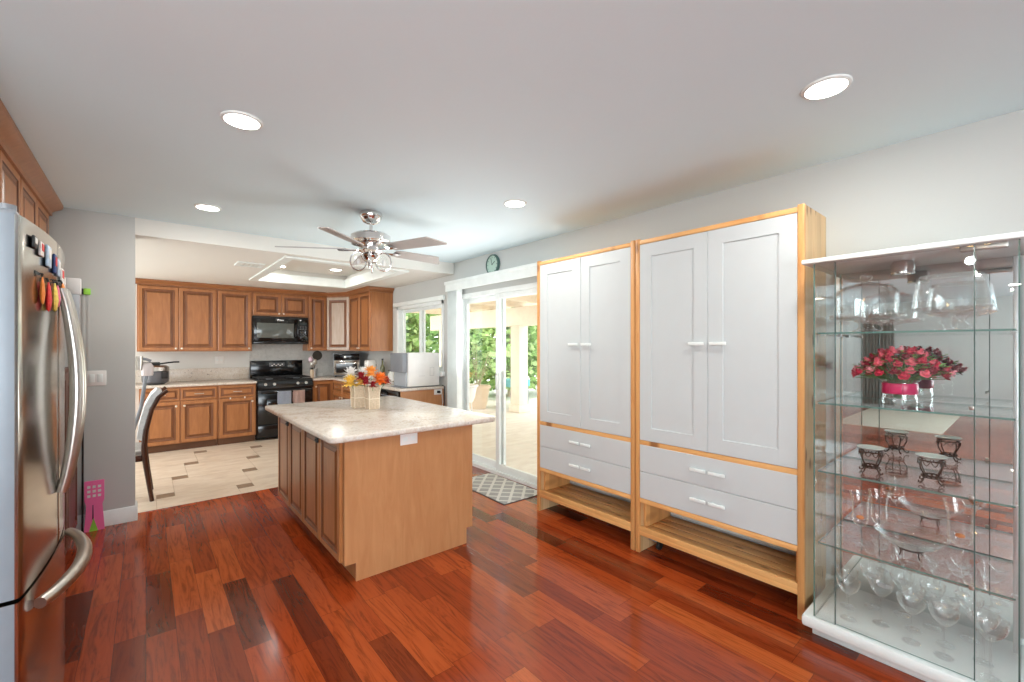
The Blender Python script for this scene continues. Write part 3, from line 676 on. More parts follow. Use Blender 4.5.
# diagonal corner unit
dx0, dy0, dx1, dy1 = 2.372, YU, 2.64, 7.40
t = thing('corner_wall_cabinet', 'diagonal corner wall cabinet with pale greyish door', 'cabinet', (dx0, dy0, 0), math.atan2(dy1 - dy0, dx1 - dx0))
DL = math.hypot(dx1 - dx0, dy1 - dy0); ca, sa = (dx1 - dx0) / DL, (dy1 - dy0) / DL
def loc2(x, y): return ((x - dx0) * ca + (y - dy0) * sa, -(x - dx0) * sa + (y - dy0) * ca)
B().prism([loc2(dx0, dy0), loc2(dx1, dy1), loc2(XR - .004, dy1), loc2(XR - .004, YK - .004), loc2(dx0, YK - .004)], UZ0, UZ1 + .02).out('body', 'maple', t, smooth=False)
cdoor(t, .012, UZ0 + .012, DL - .024, UZ1 - UZ0 - .02, knob=(.03, .03), mats=('maple_grey', 'glaze', 'glaze_mid'))
upper((2.64, 7.396, 0), RZR, .90, 'two door wall cabinet on the window wall beside the corner', 2, d=XR - 2.64 - .004)
crown = [(0, 0), (.012, 0), (.012, .02), (.022, .03), (.05, .05), (.055, .062), (.055, .074), (0, .074)]
struct(B().sweep([(-.25, YU - .02), (dx0, YU - .02), (2.62, 7.40), (2.62, 6.494), (XR - .003, 6.494)], crown, z=UZ1 - .0005).out('trim_4', 'maple_h'))
# light diffuser? none. microwave
t = thing('microwave', 'black over-the-range microwave below the short wall cabinet', 'microwave', (1.262, 7.70, 0))
W_ = .80
B().box((0, .03, 1.46), (W_, .39, 1.895), 0, .004).out('body', 'blackmatte', t)
d = B().box((.004, 0, 1.50), (.625, .03, 1.86), 0, .008).out('door', 'black', t); B().box((.05, -.002, 1.555), (.575, .004, 1.79), 0, .001).out('window', 'ovenglass', d)
B().box((.63, .0, 1.50), (W_ - .004, .03, 1.86), 0, .008).out('control_panel', 'black', t)
b = B().box((.66, -.002, 1.77), (.77, .002, 1.81))
b.out('display', 'darkglass', t)
b = B()
for r in range(5):
    for k in range(3): b.box((.665 + k * .038, -.0015, 1.73 - r * .04), (.692 + k * .038, .001, 1.752 - r * .04))
b.out('buttons', 'greyblack', t)
B().tube([(.604, .0, 1.56), (.604, -.04, 1.585), (.604, -.045, 1.68), (.604, -.04, 1.775), (.604, .0, 1.80)], .010).out('handle', 'black', t)
B().box((.004, .004, 1.465), (W_ - .004, .03, 1.497), 0, .004).out('grille', 'black', t)
B().box((.004, .004, 1.863), (W_ - .004, .03, 1.892), 0, .004).out('vent_grille', 'blackmatte', t)
B().box((.37, -.001, 1.828), (.43, .001, 1.845)).out('badge', 'alu', t)
# range
t = thing('stove', 'black freestanding gas stove with towels hung on its door handle', 'stove', (1.275, 7.42, 0))
W_ = .775
B().box((0, .03, .04), (W_, .66, .905), 0, .003).out('body', 'blackmatte', t)
B().box((.0, .0, .06), (W_, .03, .235), 0, .008).out('drawer', 'black', t)
d = B().box((.0, -.005, .245), (W_, .03, .76), 0, .01).out('oven_door', 'black', t); B().box((.12, -.007, .36), (W_ - .12, .0, .62), 0, .002).out('window', 'darkglass', d)
B().tube([(.05, -.005, .725), (.05, -.05, .725), (.72, -.05, .725), (.72, -.005, .725)], .011).out('handle', 'black', d)
B().prism([(-.012, .765), (-.02, .80), (.02, .905), (.06, .905), (.06, .765)], 0, W_, axis='x').out('control_panel', 'black', t)
for k, x in enumerate((.10, .22, .55, .67)):
    B().lathe([(0, 0), (.024, 0), (.022, .02), (0, .022)], n=16, mat=Matrix.Translation((x, -.005, .842)) @ Matrix.Rotation(PI / 2 - .35, 4, 'X')).out('knob', 'chrome', t)
b = B().box((0, .02, .905), (W_, .60, .915), 0, .003); b.out('cooktop', 'black', t)
for x in (.02, .40):
    b = B()
    for (a_, c_) in (((x, .05), (x + .355, .062)), ((x, .55), (x + .355, .562)), ((x, .05), (x + .012, .562)), ((x + .343, .05), (x + .355, .562)), ((x, .30), (x + .355, .312)), ((x + .17, .05), (x + .182, .562)), ((x, .17), (x + .355, .18)), ((x, .43), (x + .355, .44))): b.box((a_[0], a_[1], .932), (c_[0], c_[1], .944), 0, .002)
    for px in (x, x + .343):
        for py in (.05, .55): b.box((px, py, .914), (px + .012, py + .012, .933))
    b.out('grate', 'blackmatte', t)
for x in (.19, .58):
    for y in (.18, .44): B().lathe([(0, 0), (.05, 0), (.05, .008), (.035, .014), (0, .014)], (x, y, .914), 18).out('burner', 'greyplastic', t)
g = B().box((0, .60, .905), (W_, .66, 1.19), 0, .008).out('backguard', 'black', t)
B().box((.27, .596, 1.09), (.50, .602, 1.155), 0, .001).out('clock_panel', 'greyblack', g)
b = B()
for k in range(6): b.box((.30 + k * .03, .594, 1.10 + .02 * (k % 2)), (.32 + k * .03, .597, 1.115 + .02 * (k % 2)))
b.out('buttons', 'plastic', g)
def towel(x, w, mat, label):
    b = B(); P = [(-.064, .50), (-.066, .60), (-.067, .70), (-.064, .735), (-.050, .7395), (-.036, .735), (-.033, .70), (-.034, .56)]
    n = len(P); vs = []
    for j in range(9):
        xx = x + w * j / 8; vs.append([b.bm.verts.new((xx, p[0] + (.003 * math.sin(j * 1.7) if k < 3 or k > 5 else 0), p[1])) for k, p in enumerate(P)])
    for j in range(8):
        for k in range(n - 1): b.bm.faces.new([vs[j][k], vs[j][k + 1], vs[j + 1][k + 1], vs[j + 1][k]])
    bmesh.ops.solidify(b.bm, geom=b.bm.faces[:], thickness=-.003)
    return tag(b.out('dish_towel', mat, None, (1.275, 7.42, 0)), label, 'towel', 'towels on the stove handle')
towel(.255, .19, 'towel_blue', 'pale blue dish towel hung on the stove door handle'); towel(.47, .17, 'towel_pink', 'pale pink dish towel hung on the stove door handle')
# ------------------------------------------------------------------ island
IX0, IX1, IY0, IY1 = .905, 1.825, 2.63, 4.25
t = thing('kitchen_island', 'maple kitchen island with raised panel doors standing on the plank floor', 'kitchen island', (0, 0, 0))
B().box((IX0 + .002, IY0 + .02, .11), (IX1 - .002, IY1, .868)).box((IX0 + .075, IY0 + .03, .0), (IX1 - .055, IY1 - .02, .11)).out('body', 'maple', t, smooth=False)
B().prism([(IX0, .112), (IX0 + .07, .112), (IX0 + .07, 0), (IX1 - .05, 0), (IX1 - .05, .112), (IX1, .112), (IX1, .868), (IX0, .868)], IY0, IY0 + .02, axis='y').out('end_panel', 'maple_panel', t, smooth=False)
n = 4; dw = (IY1 - IY0 - .02 - .012) / n
for k in range(n):
    d = B().panel(dw - .008, .735, .02, [(0, -.016, 0), (.005, -.02, 0), (.040, -.02, 0), (.044, -.014, GZ), (.060, -.011, 2), (.064, -.011, GZ), (.084, -.018, 2), (.087, -.019, GZ)]).out('door', ['maple', 'glaze', 'glaze_mid'], t, (IX0, IY1 - .006 - k * dw, .122), RZR, smooth=False)
    if k in (0, 2): B().box((dw - .06, -.034, .655), (dw - .012, -.0205, .70), 0, .004).ball((dw - .03, -.036, .675), .008, sub=1).out('child_latch', 'blackmatte', d)
    d = B().panel(dw - .008, .735, .02, [(0, -.016, 0), (.005, -.02, 0), (.040, -.02, 0), (.044, -.014, GZ), (.060, -.011, 2), (.064, -.011, GZ), (.084, -.018, 2), (.087, -.019, GZ)]).out('door', ['maple', 'glaze', 'glaze_mid'], t, (IX1, IY0 + .02 + .006 + k * dw, .122), RZL, smooth=False)
b = B(); x0, x1, y0, y1 = .785, 1.975, 2.52, 4.30
r_ = .05; poly = []
for (cx_, cy_, a0) in ((x0 + r_, y0 + r_, PI), (x1 - r_, y0 + r_, 1.5 * PI), (x1 - r_, y1 - r_, 0), (x0 + r_, y1 - r_, .5 * PI)):
    for k in range(5): a = a0 + k * PI / 8; poly.append((cx_ + r_ * math.cos(a), cy_ + r_ * math.sin(a)))
b.prism(poly, .870, .908)
es = [e for e in b.bm.edges if abs(e.verts[0].co.z - e.verts[1].co.z) < 1e-6]
bmesh.ops.bevel(b.bm, geom=es, offset=.013, segments=4, affect='EDGES', profile=.5)
tag(b.out('granite_island_top', 'granite'), 'large granite slab with rounded corners on the kitchen island', 'countertop')
def plate(name, loc, rz, w, h, label, kind):
    t = thing(name, label, 'outlet' if kind == 'outlet' else 'switch', loc, rz)
    B().box((-w / 2, -.006, -h / 2), (w / 2, -.0005, h / 2), 0, .003).out('plate', 'plastic', t)
    b = B()
    if kind == 'outlet':
        for s in (-1, 1):
            cx_ = s * w * .22 if w > h else 0; cz = 0 if w > h else s * h * .2
            b.box((cx_ - .015, -.0085, cz - .014), (cx_ + .015, -.006, cz + .014), 0, .004)
        b.out('socket', 'trim', t)
    else:
        k = max(1, round(w / .046) - 1) if w > .08 else 1
        for i in range(k): x = (i - (k - 1) / 2) * .046; B().box((x - .016, -.0095, -.032), (x + .016, -.006, .032), 0, .003).out('rocker', 'trim', t)
plate('wall_outlet', (1.32, IY0, .818), 0, .122, .078, 'white outlet plate on the end panel of the island', 'outlet')
plate('light_switch', (-.30, YB, 1.172), 0, .118, .118, 'white double light switch on the wall right of the fridge', 'switch')
plate('wall_outlet', (2.90, 4.955, .835), 0, .12, .075, 'white outlet plate on the counter end panel by the blind', 'outlet')
plate('wall_outlet', (.87, YK, 1.21), 0, .12, .115, 'white outlet plate on kitchen wall left of the stove', 'outlet')
# vases of paper-wrapped flowers on the island
def petals(b, c, n, r, rows, up, mi=0):
    """a full chrysanthemum head: petals from below the horizon up to the crown"""
    c = Vector(c)
    for row in range(5):
        el = -.45 + row * .42; rr = r * (1 - .07 * row); m = max(5, int(n * math.cos(el) ** .7))
        for k in range(m):
            a = 2 * PI * (k + row * .5) / m + random.uniform(-.12, .12); e2 = el + random.uniform(-.12, .12)
            d = Vector((math.cos(a) * math.cos(e2), math.sin(a) * math.cos(e2), math.sin(e2))); s_ = Vector((-math.sin(a), math.cos(a), 0)) * rr * .17
            tip = c + d * rr * random.uniform(.9, 1.05); midp = c + d * rr * .6 - Vector((0, 0, rr * .06))
            b.face([c + d * r * .1, midp - s_, tip - s_ * .35, tip + s_ * .35, midp + s_], mi)
    b.ball((c[0], c[1], c[2]), r * .4, (1, 1, .9), mi, 1)
def flower_vase(loc, label, blooms, flabel, rz=0):
    v = thing('vase', label, 'vase', loc, rz, 'paper vases on the island')
    b = B(); s0, s1 = .039, .050
    ring = lambda s, z: [(-s, -s, z), (s, -s, z), (s, s, z), (-s, s, z)]
    lv = [ring(s0, 0), ring(s0 + .003, .07), ring(s0 + .004, .13), ring(s1, .185), ring(s1 - .003, .185), ring(s0, .13), ring(s0 - .004, .01)]
    V = [[b.bm.verts.new(p) for p in L] for L in lv]
    for A2, C2 in zip(V, V[1:]):
        for k in range(4): b.bm.faces.new([A2[k], A2[(k + 1) % 4], C2[(k + 1) % 4], C2[k]])
    b.bm.faces.new(V[0][::-1]); b.bm.faces.new(V[-1]); b.out('body', 'kraft', v, smooth=False)
    for s in (-1, 1):
        for q in (-1, 1): B().tube([(s * (s0 + .003), q * (s0 + .003), .002), (s * (s0 + .005), q * (s0 + .005), .13), (s * (s1 + .003), q * (s1 + .003), .19)], .003, n=5).out('corner_stick', 'cream_paper', v)
    B().tube([(p[0] * 1.09, p[1] * 1.09, .085) for p in ring(s0 + .002, 0)], .0035, n=6, closed=True).out('twine', 'cream_paper', v)
    f = thing('flower_arrangement', flabel, 'flowers', loc, rz, 'flowers in the island vases')
    bb = B()
    for (x, y, z, r, n, mat) in blooms:
        q = B(); petals(q, (x, y, z), n, r, 3, 1); q.out('bloom', mat, f); bb.tube([(x * .2, y * .2, .02), (x * .5, y * .5, .14), (x, y, z)], .002, n=5)
    for k in range(14):
        a = random.uniform(0, 2 * PI); c = Vector((.05 * math.cos(a), .05 * math.sin(a), .19)); d = Vector((math.cos(a), math.sin(a), .1)) * .05; e = Vector((-math.sin(a), math.cos(a), 0)) * .012
        bb.face([c, c + d * .5 + e, c + d, c + d * .5 - e])
    bb.out('stems', 'leaf_dark', f)
flower_vase((1.363, 3.64, .909), 'kraft paper vase with yellow and white flowers on the island', [(-.075, -.03, .225, .082, 15, 'yellow'), (.005, -.06, .225, .065, 14, 'yellow'), (-.04, .05, .29, .08, 15, 'whitepetal'), (.06, .03, .29, .075, 15, 'whitepetal')], 'yellow and white flowers in the vase farther from the glass door')
flower_vase((1.425, 3.49, .909), 'kraft paper vase with orange and red flowers on the island', [(.05, -.04, .245, .085, 15, 'orange'), (.01, .05, .30, .08, 15, 'peach'), (-.065, -.03, .235, .058, 12, 'maroon'), (-.025, -.075, .205, .045, 12, 'maroon'), (.125, .0, .225, .052, 12, 'maroon'), (-.075, .05, .27, .055, 12, 'maroon')], 'orange and dark red flowers in the vase nearer the glass door')
# ------------------------------------------------------------------ ceiling fan
FX, FY = 1.362, 3.36
t = thing('ceiling_fan', 'chrome ceiling fan with grey blades and looped light kit above the island', 'ceiling fan', (FX, FY, 0))
B().lathe([(0, ZC), (.085, ZC), (.088, ZC - .01), (.085, ZC - .04), (.06, ZC - .075), (.03, ZC - .088), (0, ZC - .088)], n=32).out('canopy', 'chrome', t)
B().lathe([(0, ZC - .08), (.013, ZC - .08), (.013, 2.33), (.03, 2.325), (.03, 2.30), (0, 2.30)], n=16).out('downrod', 'chrome', t)
B().lathe([(0, 2.315), (.05, 2.315), (.13, 2.305), (.152, 2.29), (.152, 2.245), (.14, 2.235), (.10, 2.225), (.09, 2.19), (.095, 2.17), (.07, 2.15), (0, 2.15)], n=40).out('motor', 'chrome', t)
blade_ang = [5, 77, 149, 221, 293]
for a in blade_ang:
    a_ = math.radians(a)
    b = B(); q = .055
    P = [(.20, -.050), (.26, -.060), (.57, -.072), (.60, -.070), (.69, .055), (.68, .066), (.26, .058), (.20, .050)]
    b.prism(P, -.004, .004)
    bmesh.ops.rotate(b.bm, verts=b.bm.verts, cent=(0, 0, 0), matrix=Matrix.Rotation(math.radians(-13), 3, 'X'))
    bl = b.out('blade', 'fan_blade', t, (0, 0, 2.185), a_)
    bb = B(); bb.prism([(.08, -.016), (.15, -.012), (.20, -.035), (.25, -.03), (.25, .03), (.20, .035), (.15, .012), (.08, .016)], -.012, -.006); bb.out('blade_iron', 'chrome', bl)
b = B(); b.lathe([(0, 2.15), (.06, 2.15), (.075, 2.13), (.06, 2.10), (.03, 2.08), (0, 2.08)], n=28); b.out('light_fitter', 'chrome', t)
for k in range(4):
    a = PI / 4 + k * PI / 2 + .3; ca_, sa_ = math.cos(a), math.sin(a); b = B(); P = []
    for i in range(20):
        th = 2 * PI * i / 20; rr, zz = .095 + .060 * math.cos(th), 2.09 + .072 * math.sin(th); P.append((rr * ca_, rr * sa_, zz))
    b.tube(P, .006, n=8, closed=True)
    lp = b.out('light_loop', 'chrome', t)
    b = B(); P = []
    for i in range(14):
        th = 2 * PI * i / 14; P.append(((.095 + .030 * math.cos(th)) * ca_, (.095 + .03 * math.cos(th)) * sa_, 2.085 + .045 * math.sin(th)))
    b.tube(P, .008, n=6, closed=True); b.ball((.095 * ca_, .095 * sa_, 2.03), .012, sub=1); b.out('crystal', 'crystal', lp)
    B().lathe([(0, 0), (.012, 0), (.016, .02), (.01, .045), (0, .052)], (.095 * ca_, .095 * sa_, 2.06), 12).out('bulb', 'plastic', lp)
# ------------------------------------------------------------------ clock, mat
t = thing('wall_clock', 'round green wall clock with dark rim above the sliding door', 'clock', (XR, 3.885, 2.335), RZR)
rot = Matrix.Rotation(PI / 2, 4, 'X')
B().lathe([(0, 0), (.112, 0), (.118, .012), (.112, .032), (.1, .034), (.1, .022), (0, .022)], n=40, mat=rot).out('rim', 'clock_rim', t)
B().lathe([(0, .0222), (.1, .0222), (.1, .0245), (0, .0245)], n=40, mat=rot).out('dial', 'clock_dial', t)
b = B()
for k in range(12): a = 2 * PI * k / 12; b.box((.082 * math.cos(a) - .004, -.0262, .082 * math.sin(a) - .004), (.082 * math.cos(a) + .004, -.0247, .082 * math.sin(a) + .004))
b.out('hour_mark', 'blackmatte', t)
b = B().tube([(0, -.028, 0), (.05, -.028, .03)], .003, n=5).tube([(0, -.0285, 0), (-.02, -.0285, .075)], .002, n=5).ball((0, -.028, 0), .006, sub=1); b.out('hands', 'blackmatte', t)
def trellis():
    t = NT('trellis_mat'); s = t.n('ShaderNodeSeparateXYZ', {0: t.obj()}); x, y = s.outputs[0], s.outputs[1]
    k = 9.0; a = t.ma('ABSOLUTE', t.ma('SUBTRACT', t.ma('FRACT', t.ma('MULTIPLY', t.ma('ADD', x, y), k * .7)), .5)); b2 = t.ma('ABSOLUTE', t.ma('SUBTRACT', t.ma('FRACT', t.ma('MULTIPLY', t.ma('SUBTRACT', x, y), k * .7)), .5))
    mn = t.ma('MINIMUM', a, b2); line = t.ma('LESS_THAN', mn, .12); n = t.noise(t.obj(), 300, 2)
    col = t.mix(line, lin(168, 170, 168), lin(226, 226, 220)); col = t.mix(t.ma('MULTIPLY', n, .35), col, lin(120, 122, 120))
    t.set(Base_Color=col, Roughness=.95); t.bump(n, .3, .003); return t.m
M['mat'] = trellis()
t = thing('door_mat', 'pale grey mat with white trellis pattern in front of sliding door', 'mat', (2.71, 3.47, 0), math.radians(-1))
B().box((-.24, -.43, .0005), (.24, .43, .010), 0, .004).out('pile', 'mat', t); B().box((-.247, -.437, .0003), (.247, .437, .006), 0, .002).out('border', 'greyblack', t)
# ------------------------------------------------------------------ fridge (local: x along +Y, y towards the wall)
FR = thing('refrigerator', 'stainless steel french door refrigerator at the near left', 'refrigerator', (-.283, 1.90, 0), RZL)
FW, SAG = .91, .030
def arc(x): return -SAG * (1 - ((x - FW / 2) / (FW / 2)) ** 2)
def fdoor(x0, x1, z0, z1, name, th=.07, r0=True, r1=True):
    P = [(x0, th)]; n = 14; rr = .010
    for i in range(n + 1):
        x = x0 + (x1 - x0) * i / n; y = arc(x)
        if i == 0 and r0: P += [(x, y + rr), (x + rr * .3, y + rr * .3), (x + rr, y)]
        elif i == n and r1: P += [(x - rr, y), (x - rr * .3, y + rr * .3), (x, y + rr)]
        else: P.append((x, y))
    P.append((x1, th))
    b = B(); b.prism(P, z0, z1)
    for f in b.bm.faces:
        if abs(f.normal.x) > .97: f.material_index = 1
    return b.out(name, ['steel', 'fridgeside'], FR, ang=25)
FT = 1.805
B().box((.006, .075, .03), (FW - .006, .655, FT - .01), 0, .004).out('body', 'fridgeside', FR)
da = fdoor(0, FW / 2 - .003, .685, FT, 'door'); db = fdoor(FW / 2 + .003, FW, .685, FT, 'door'); dc = fdoor(0, FW, .06, .672, 'freezer_drawer')
B().box((.02, .03, .0), (FW - .02, .6, .055)).out('base', 'blackmatte', FR)
for x in (.02, FW - .09): B().box((x, .01, FT), (x + .07, .12, FT + .018), 0, .006).lathe([(0, 0), (.022, 0), (.022, .03), (0, .034)], (x + .035, .035, FT + .005), 16).out('hinge_cover', 'greyplastic', FR)
def bow(x, za, zb, off, base):
    P = []
    for i in range(17):
        s = i / 16; P.append((x, base - off * math.sin(PI * s) ** .8 - .012, za + (zb - za) * s))
    return P
for x, par in ((FW / 2 - .034, da), (FW / 2 + .034, db)):
    B().tube(bow(x, .88, 1.635, .042, arc(x)), [.016 + .006 * math.sin(PI * i / 16) for i in range(17)], n=12).out('handle', 'nickel', par)
P = []
for i in range(19):
    s = i / 18; x = .11 + (FW - .22) * s; P.append((x, arc(x) - .014 - .055 * math.sin(PI * s) ** .75, .612 - .0 * s))
B().tube(P, [.018 + .005 * math.sin(PI * i / 18) for i in range(19)], n=12).out('handle', 'nickel', dc)
# magnets and charms on the fridge doors
mag = [(.10, 1.745, .05, .045, 'blackmatte', 'black round magnet clip'), (.165, 1.735, .055, .055, 'mg_white', 'small white picture magnet with red mark'), (.25, 1.725, .075, .085, 'mg_sky', 'white and sky blue packet magnet'),
       (.345, 1.715, .05, .08, 'mg_blue', 'dark blue packet magnet'), (.41, 1.71, .05, .075, 'mg_sky', 'pale blue card magnet'), (.50, 1.69, .06, .07, 'plastic', 'white card magnet at the far end of the top row'), (.56, 1.67, .05, .06, 'mg_white', 'white clip magnet beside the far card'),
       (.16, 1.60, .03, .09, 'mg_orange', 'orange hanging charm magnet'), (.215, 1.585, .04, .10, 'mg_red', 'red fruit shaped charm magnet'), (.29, 1.59, .045, .10, 'mg_yellow', 'yellow and pink charm magnet'), (.36, 1.60, .035, .08, 'mg_pink', 'bright pink charm magnet'), (.43, 1.61, .05, .09, 'mg_orange', 'orange striped charm magnet'), (.51, 1.59, .06, .08, 'mg_brown', 'dark red doll shaped magnet')]
for n_, c_ in (('mg_white', (236, 228, 222)), ('mg_sky', (186, 208, 226)), ('mg_blue', (40, 70, 128)), ('mg_orange', (244, 134, 50)), ('mg_red', (214, 44, 40)), ('mg_yellow', (238, 206, 92)), ('mg_pink', (240, 110, 142)), ('mg_brown', (168, 76, 64))): M[n_] = plain(n_, c_, .45, 0, .25, 60)
for i, (x, z, w_, h_, m_, lb) in enumerate(mag):
    X = -.283 - arc(x) ; t = thing('fridge_magnet', lb + ' on the fridge door', 'magnet', (X + .0005, 1.90 + x, z), RZL, 'magnets on the fridge door')
    if i < 7: B().box((-w_ / 2, -.008, -h_ * .42), (w_ / 2, -.001, h_ * .42), 0, .003).box((-w_ * .3, -.0095, -h_ * .1), (w_ * .3, -.0075, h_ * .3), 1).out('card', [m_, 'plastic' if i % 2 == 0 else 'mg_red'], t)
    else: B().lathe([(0, -h_ / 2), (w_ * .3, -h_ * .42), (w_ * .5, -h_ * .1), (w_ * .35, h_ * .25), (w_ * .1, h_ * .5), (0, h_ * .5)], (0, -w_ * .28, 0), 12, sq=.45).out('charm', m_, t); B().tube([(0, -w_ * .25, h_ * .5), (0, -.008, h_ * .62), (0, -.002, h_ * .62)], .003, n=5).out('hook', 'blackmatte', t)
o = thing('magnetic_rail', 'thin black rail behind the charms on the fridge door', 'rail', (-.283 - arc(.2) , 1.90 + .33, 1.655), RZL - .05); B().box((-.21, -.006, -.006), (.21, -.0005, .006), 0, .002).out('bar', 'blackmatte', o)
t = thing('plastic_clip', 'white tapered plastic scoop hung beside the far fridge door', 'scoop', (-.235, 2.835, 1.50)); B().prism([(0, .22), (-.06, .22), (-.06, .14), (-.012, 0), (0, 0)], 0, .02, axis='y').out('blade', 'alu', t); B().box((-.065, -.003, .16), (.004, .023, .235), 0, .004).out('grip', 'plastic', t)
# cabinets above the fridge and beyond it
for (ya, yb, lb) in ((2.74, 3.66, 'maple cabinet above the refrigerator, nearer the camera'), (3.664, 4.60, 'maple cabinet above the refrigerator, at the far wall')):
    t = thing('wall_cabinet', lb, 'cabinet', (-.56, ya, 0), RZL, 'cabinets above the fridge')
    B().box((0, 0, 1.86), (yb - ya, .405, 2.405)).out('body', 'maple', t, smooth=False)
    dw = (yb - ya - .03) / 2
    for k in range(2): cdoor(t, .012 + k * (dw + .006), 1.875, dw, .505, knob=(dw - .03 if k == 0 else .03, .03))
struct(B().sweep([(-.54, 2.2), (-.54, 4.60), (-.965, 4.60)], [(o_ * 1.2, u * 1.35) for o_, u in crown], z=2.373).out('trim_5', 'maple_h'))
t = thing('side_cabinet', 'low dark brown cabinet between the fridge and the back wall', 'cabinet', (-.41, 2.85, 0), RZL)
B().box((0, 0, .08), (1.72, .55, 1.27), 0, .004).out('body', 'brownboard', t); B().box((.01, .05, 0), (1.71, .5, .08)).out('base', 'blackmatte', t)
for k in range(3): d = cdoor(t, .012 + k * .567, .10, .56, 1.15, mats=('brownboard', 'glaze', 'glaze'), knob=(.05, .8))
t = thing('fly_swatter', 'pink perforated plastic swatter standing against the wall by the fridge', 'fly swatter', (-.305, 4.655, 0))
b = B(); b.prism([(-.058, .0), (.058, .0), (.045, .20), (.056, .235), (.056, .385), (-.056, .385), (-.056, .235), (-.045, .20)], -.006, .006, axis='y'); b.out('blade', 'pink', t)
b = B()
for r in range(3):
    for k in range(3): b.box((-.04 + k * .03, -.0075, .26 + r * .035), (-.022 + k * .03, -.0058, .28 + r * .035))
b.out('hole', 'plastic', t); B().prism([(-.03, .0), (.02, .0), (-.005, .10)], -.0085, -.0062, axis='y').out('tag', 'lime', t)
B().prism([(-.012, .09), (-.004, .09), (-.006, .2), (-.010, .2)], -.008, -.0062, axis='y').out('slit', 'blackmatte', t)
t = thing('pole', 'thin black pole leaning on the wall beside the pink swatter', 'pole', (-.372, 4.66, 0)); B().tube([(0, 0, 0), (-.0, .035, 1.0)], .006).out('shaft', 'blackmatte', t); B().ball((0, .035, 1.0), .014, sub=1).out('cap', 'plastic', t)
t = thing('wall_clip', 'lime green and black clip on the wall holding clear sheets', 'clip', (-.365, YB, 1.845)); B().box((-.04, -.02, -.02), (-.005, -.001, .022), 0, .004).out('jaw', 'blackmatte', t); B().box((-.005, -.022, -.024), (.035, -.001, .024), 0, .004).out('grip', 'lime', t)
b = B()
for k in range(3): b.box((-.04 + k * .028, -.006 + k * .001, -.5 - .05 * k), (-.03 + k * .03, -.003 + k * .001, -.022), 0)
b.out('sheet', 'wall', t)
# ------------------------------------------------------------------ things on the kitchen counters
CZ = .9035
t = thing('pressure_cooker', 'dark grey electric pressure cooker on the counter behind the chair', 'cooker', (.10, 7.74, CZ))
B().lathe([(0, .012), (.12, .012), (.145, .03), (.15, .07), (.15, .17), (.14, .18), (0, .18)], n=32).out('body', 'pot_grey', t); B().lathe([(0, 0), (.1, 0), (.11, .012), (0, .012)], n=24).out('base', 'blackmatte', t)
B().lathe([(.142, .18), (.152, .185), (.15, .235), (.12, .255), (0, .262), (0, .18)], n=32).out('band', 'nickel', t)
B().box((-.17, -.03, .25), (.05, .03, .30), 0, .008).out('lid_handle', 'blackmatte', t); B().tube([(.0, 0, .27), (.12, -.02, .29), (.20, -.02, .30), (.26, -.02, .30)], .011).out('handle', 'blackmatte', t); B().box((.06, -.152, .08), (.13, -.13, .17), 0, .006).out('control_panel', 'blackmatte', t)
t = thing('stick_vacuum', 'grey cordless stick vacuum standing behind the end of the wall', 'vacuum', (-.06, 5.85, 0))
B().lathe([(0, 0), (.045, .0), (.05, .02), (.05, .1), (.03, .13), (0, .13)], (0.07, 0, 1.12), 18).out('bin', 'vac_silver', t); B().lathe([(0, 0), (.038, .0), (.038, .14), (.0, .14)], (-.0, 0, 1.18), 18, mat=None).out('motor', 'nickel', t)
B().tube([(.06, 0, 1.12), (.02, 0, .8), (-.17, 0, .05)], .016).out('tube', 'greyplastic', t); B().tube([(-.03, 0, 1.30), (.06, 0, 1.29), (.10, 0, 1.27)], .014).out('handle', 'greyplastic', t); B().box((-.26, -.12, .0), (-.14, .12, .06), 0, .015).out('floor_head', 'blackmatte', t)
t = thing('toaster_oven', 'stainless toaster oven in the corner of the counter', 'toaster oven', (2.43, 7.62, CZ), math.radians(-20))
B().box((0, 0, .015), (.43, .36, .40), 0, .008).out('body', 'greyplastic', t); d = B().box((.01, -.015, .03), (.42, 0, .28), 0, .004).out('door', 'steel', t); B().box((.05, -.018, .07), (.38, -.014, .225), 0).out('window', 'darkglass', d); B().tube([(.05, -.016, .255), (.05, -.04, .255), (.38, -.04, .255), (.38, -.016, .255)], .007).out('handle', 'steel', d)
cp = B().box((.01, -.012, .285), (.42, 0, .39), 0, .003).out('control_panel', 'black', t); B().lathe([(0, 0), (.02, 0), (.018, .015), (0, .016)], n=16, mat=Matrix.Translation((.19, -.012, .335)) @ rot).out('knob', 'plastic', cp)
for x in (.03, .38): B().box((x, .02, 0), (x + .02, .34, .016)).out('foot', 'blackmatte', t)
t = thing('utensil_crock', 'metal utensil holder between the stove and toaster oven', 'utensil holder', (2.14, 7.72, CZ)); B().lathe([(0, 0), (.06, 0), (.062, .15), (.058, .15), (.056, .006), (0, .006)], n=24).out('body', 'alu', t)
def utensil(dx, dy, h, kind, lb, mat='nickel'):
    t = thing(kind, lb, 'utensil', (2.14, 7.72, CZ), 0, 'utensils in the metal holder'); B().tube([(dx * .1, dy * .1, .02), (dx * .4, dy * .4, .2), (dx, dy, h)], .005, n=6).out('handle', mat, t)
    if kind == 'skimmer': B().tube([(dx + .075 * math.cos(2 * PI * i / 20), dy, h + .075 + .075 * math.sin(2 * PI * i / 20)) for i in range(20)], .004, n=6, closed=True).lathe([(0, 0), (.072, 0), (.072, .004), (0, .004)], n=20, mi=1, mat=Matrix.Translation((dx, dy, h + .075)) @ rot).out('head', ['blackmatte', 'iron'], t)
    else: B().ball((dx, dy, h), .036, (1, .35, 1.3)).out('head', mat, t)
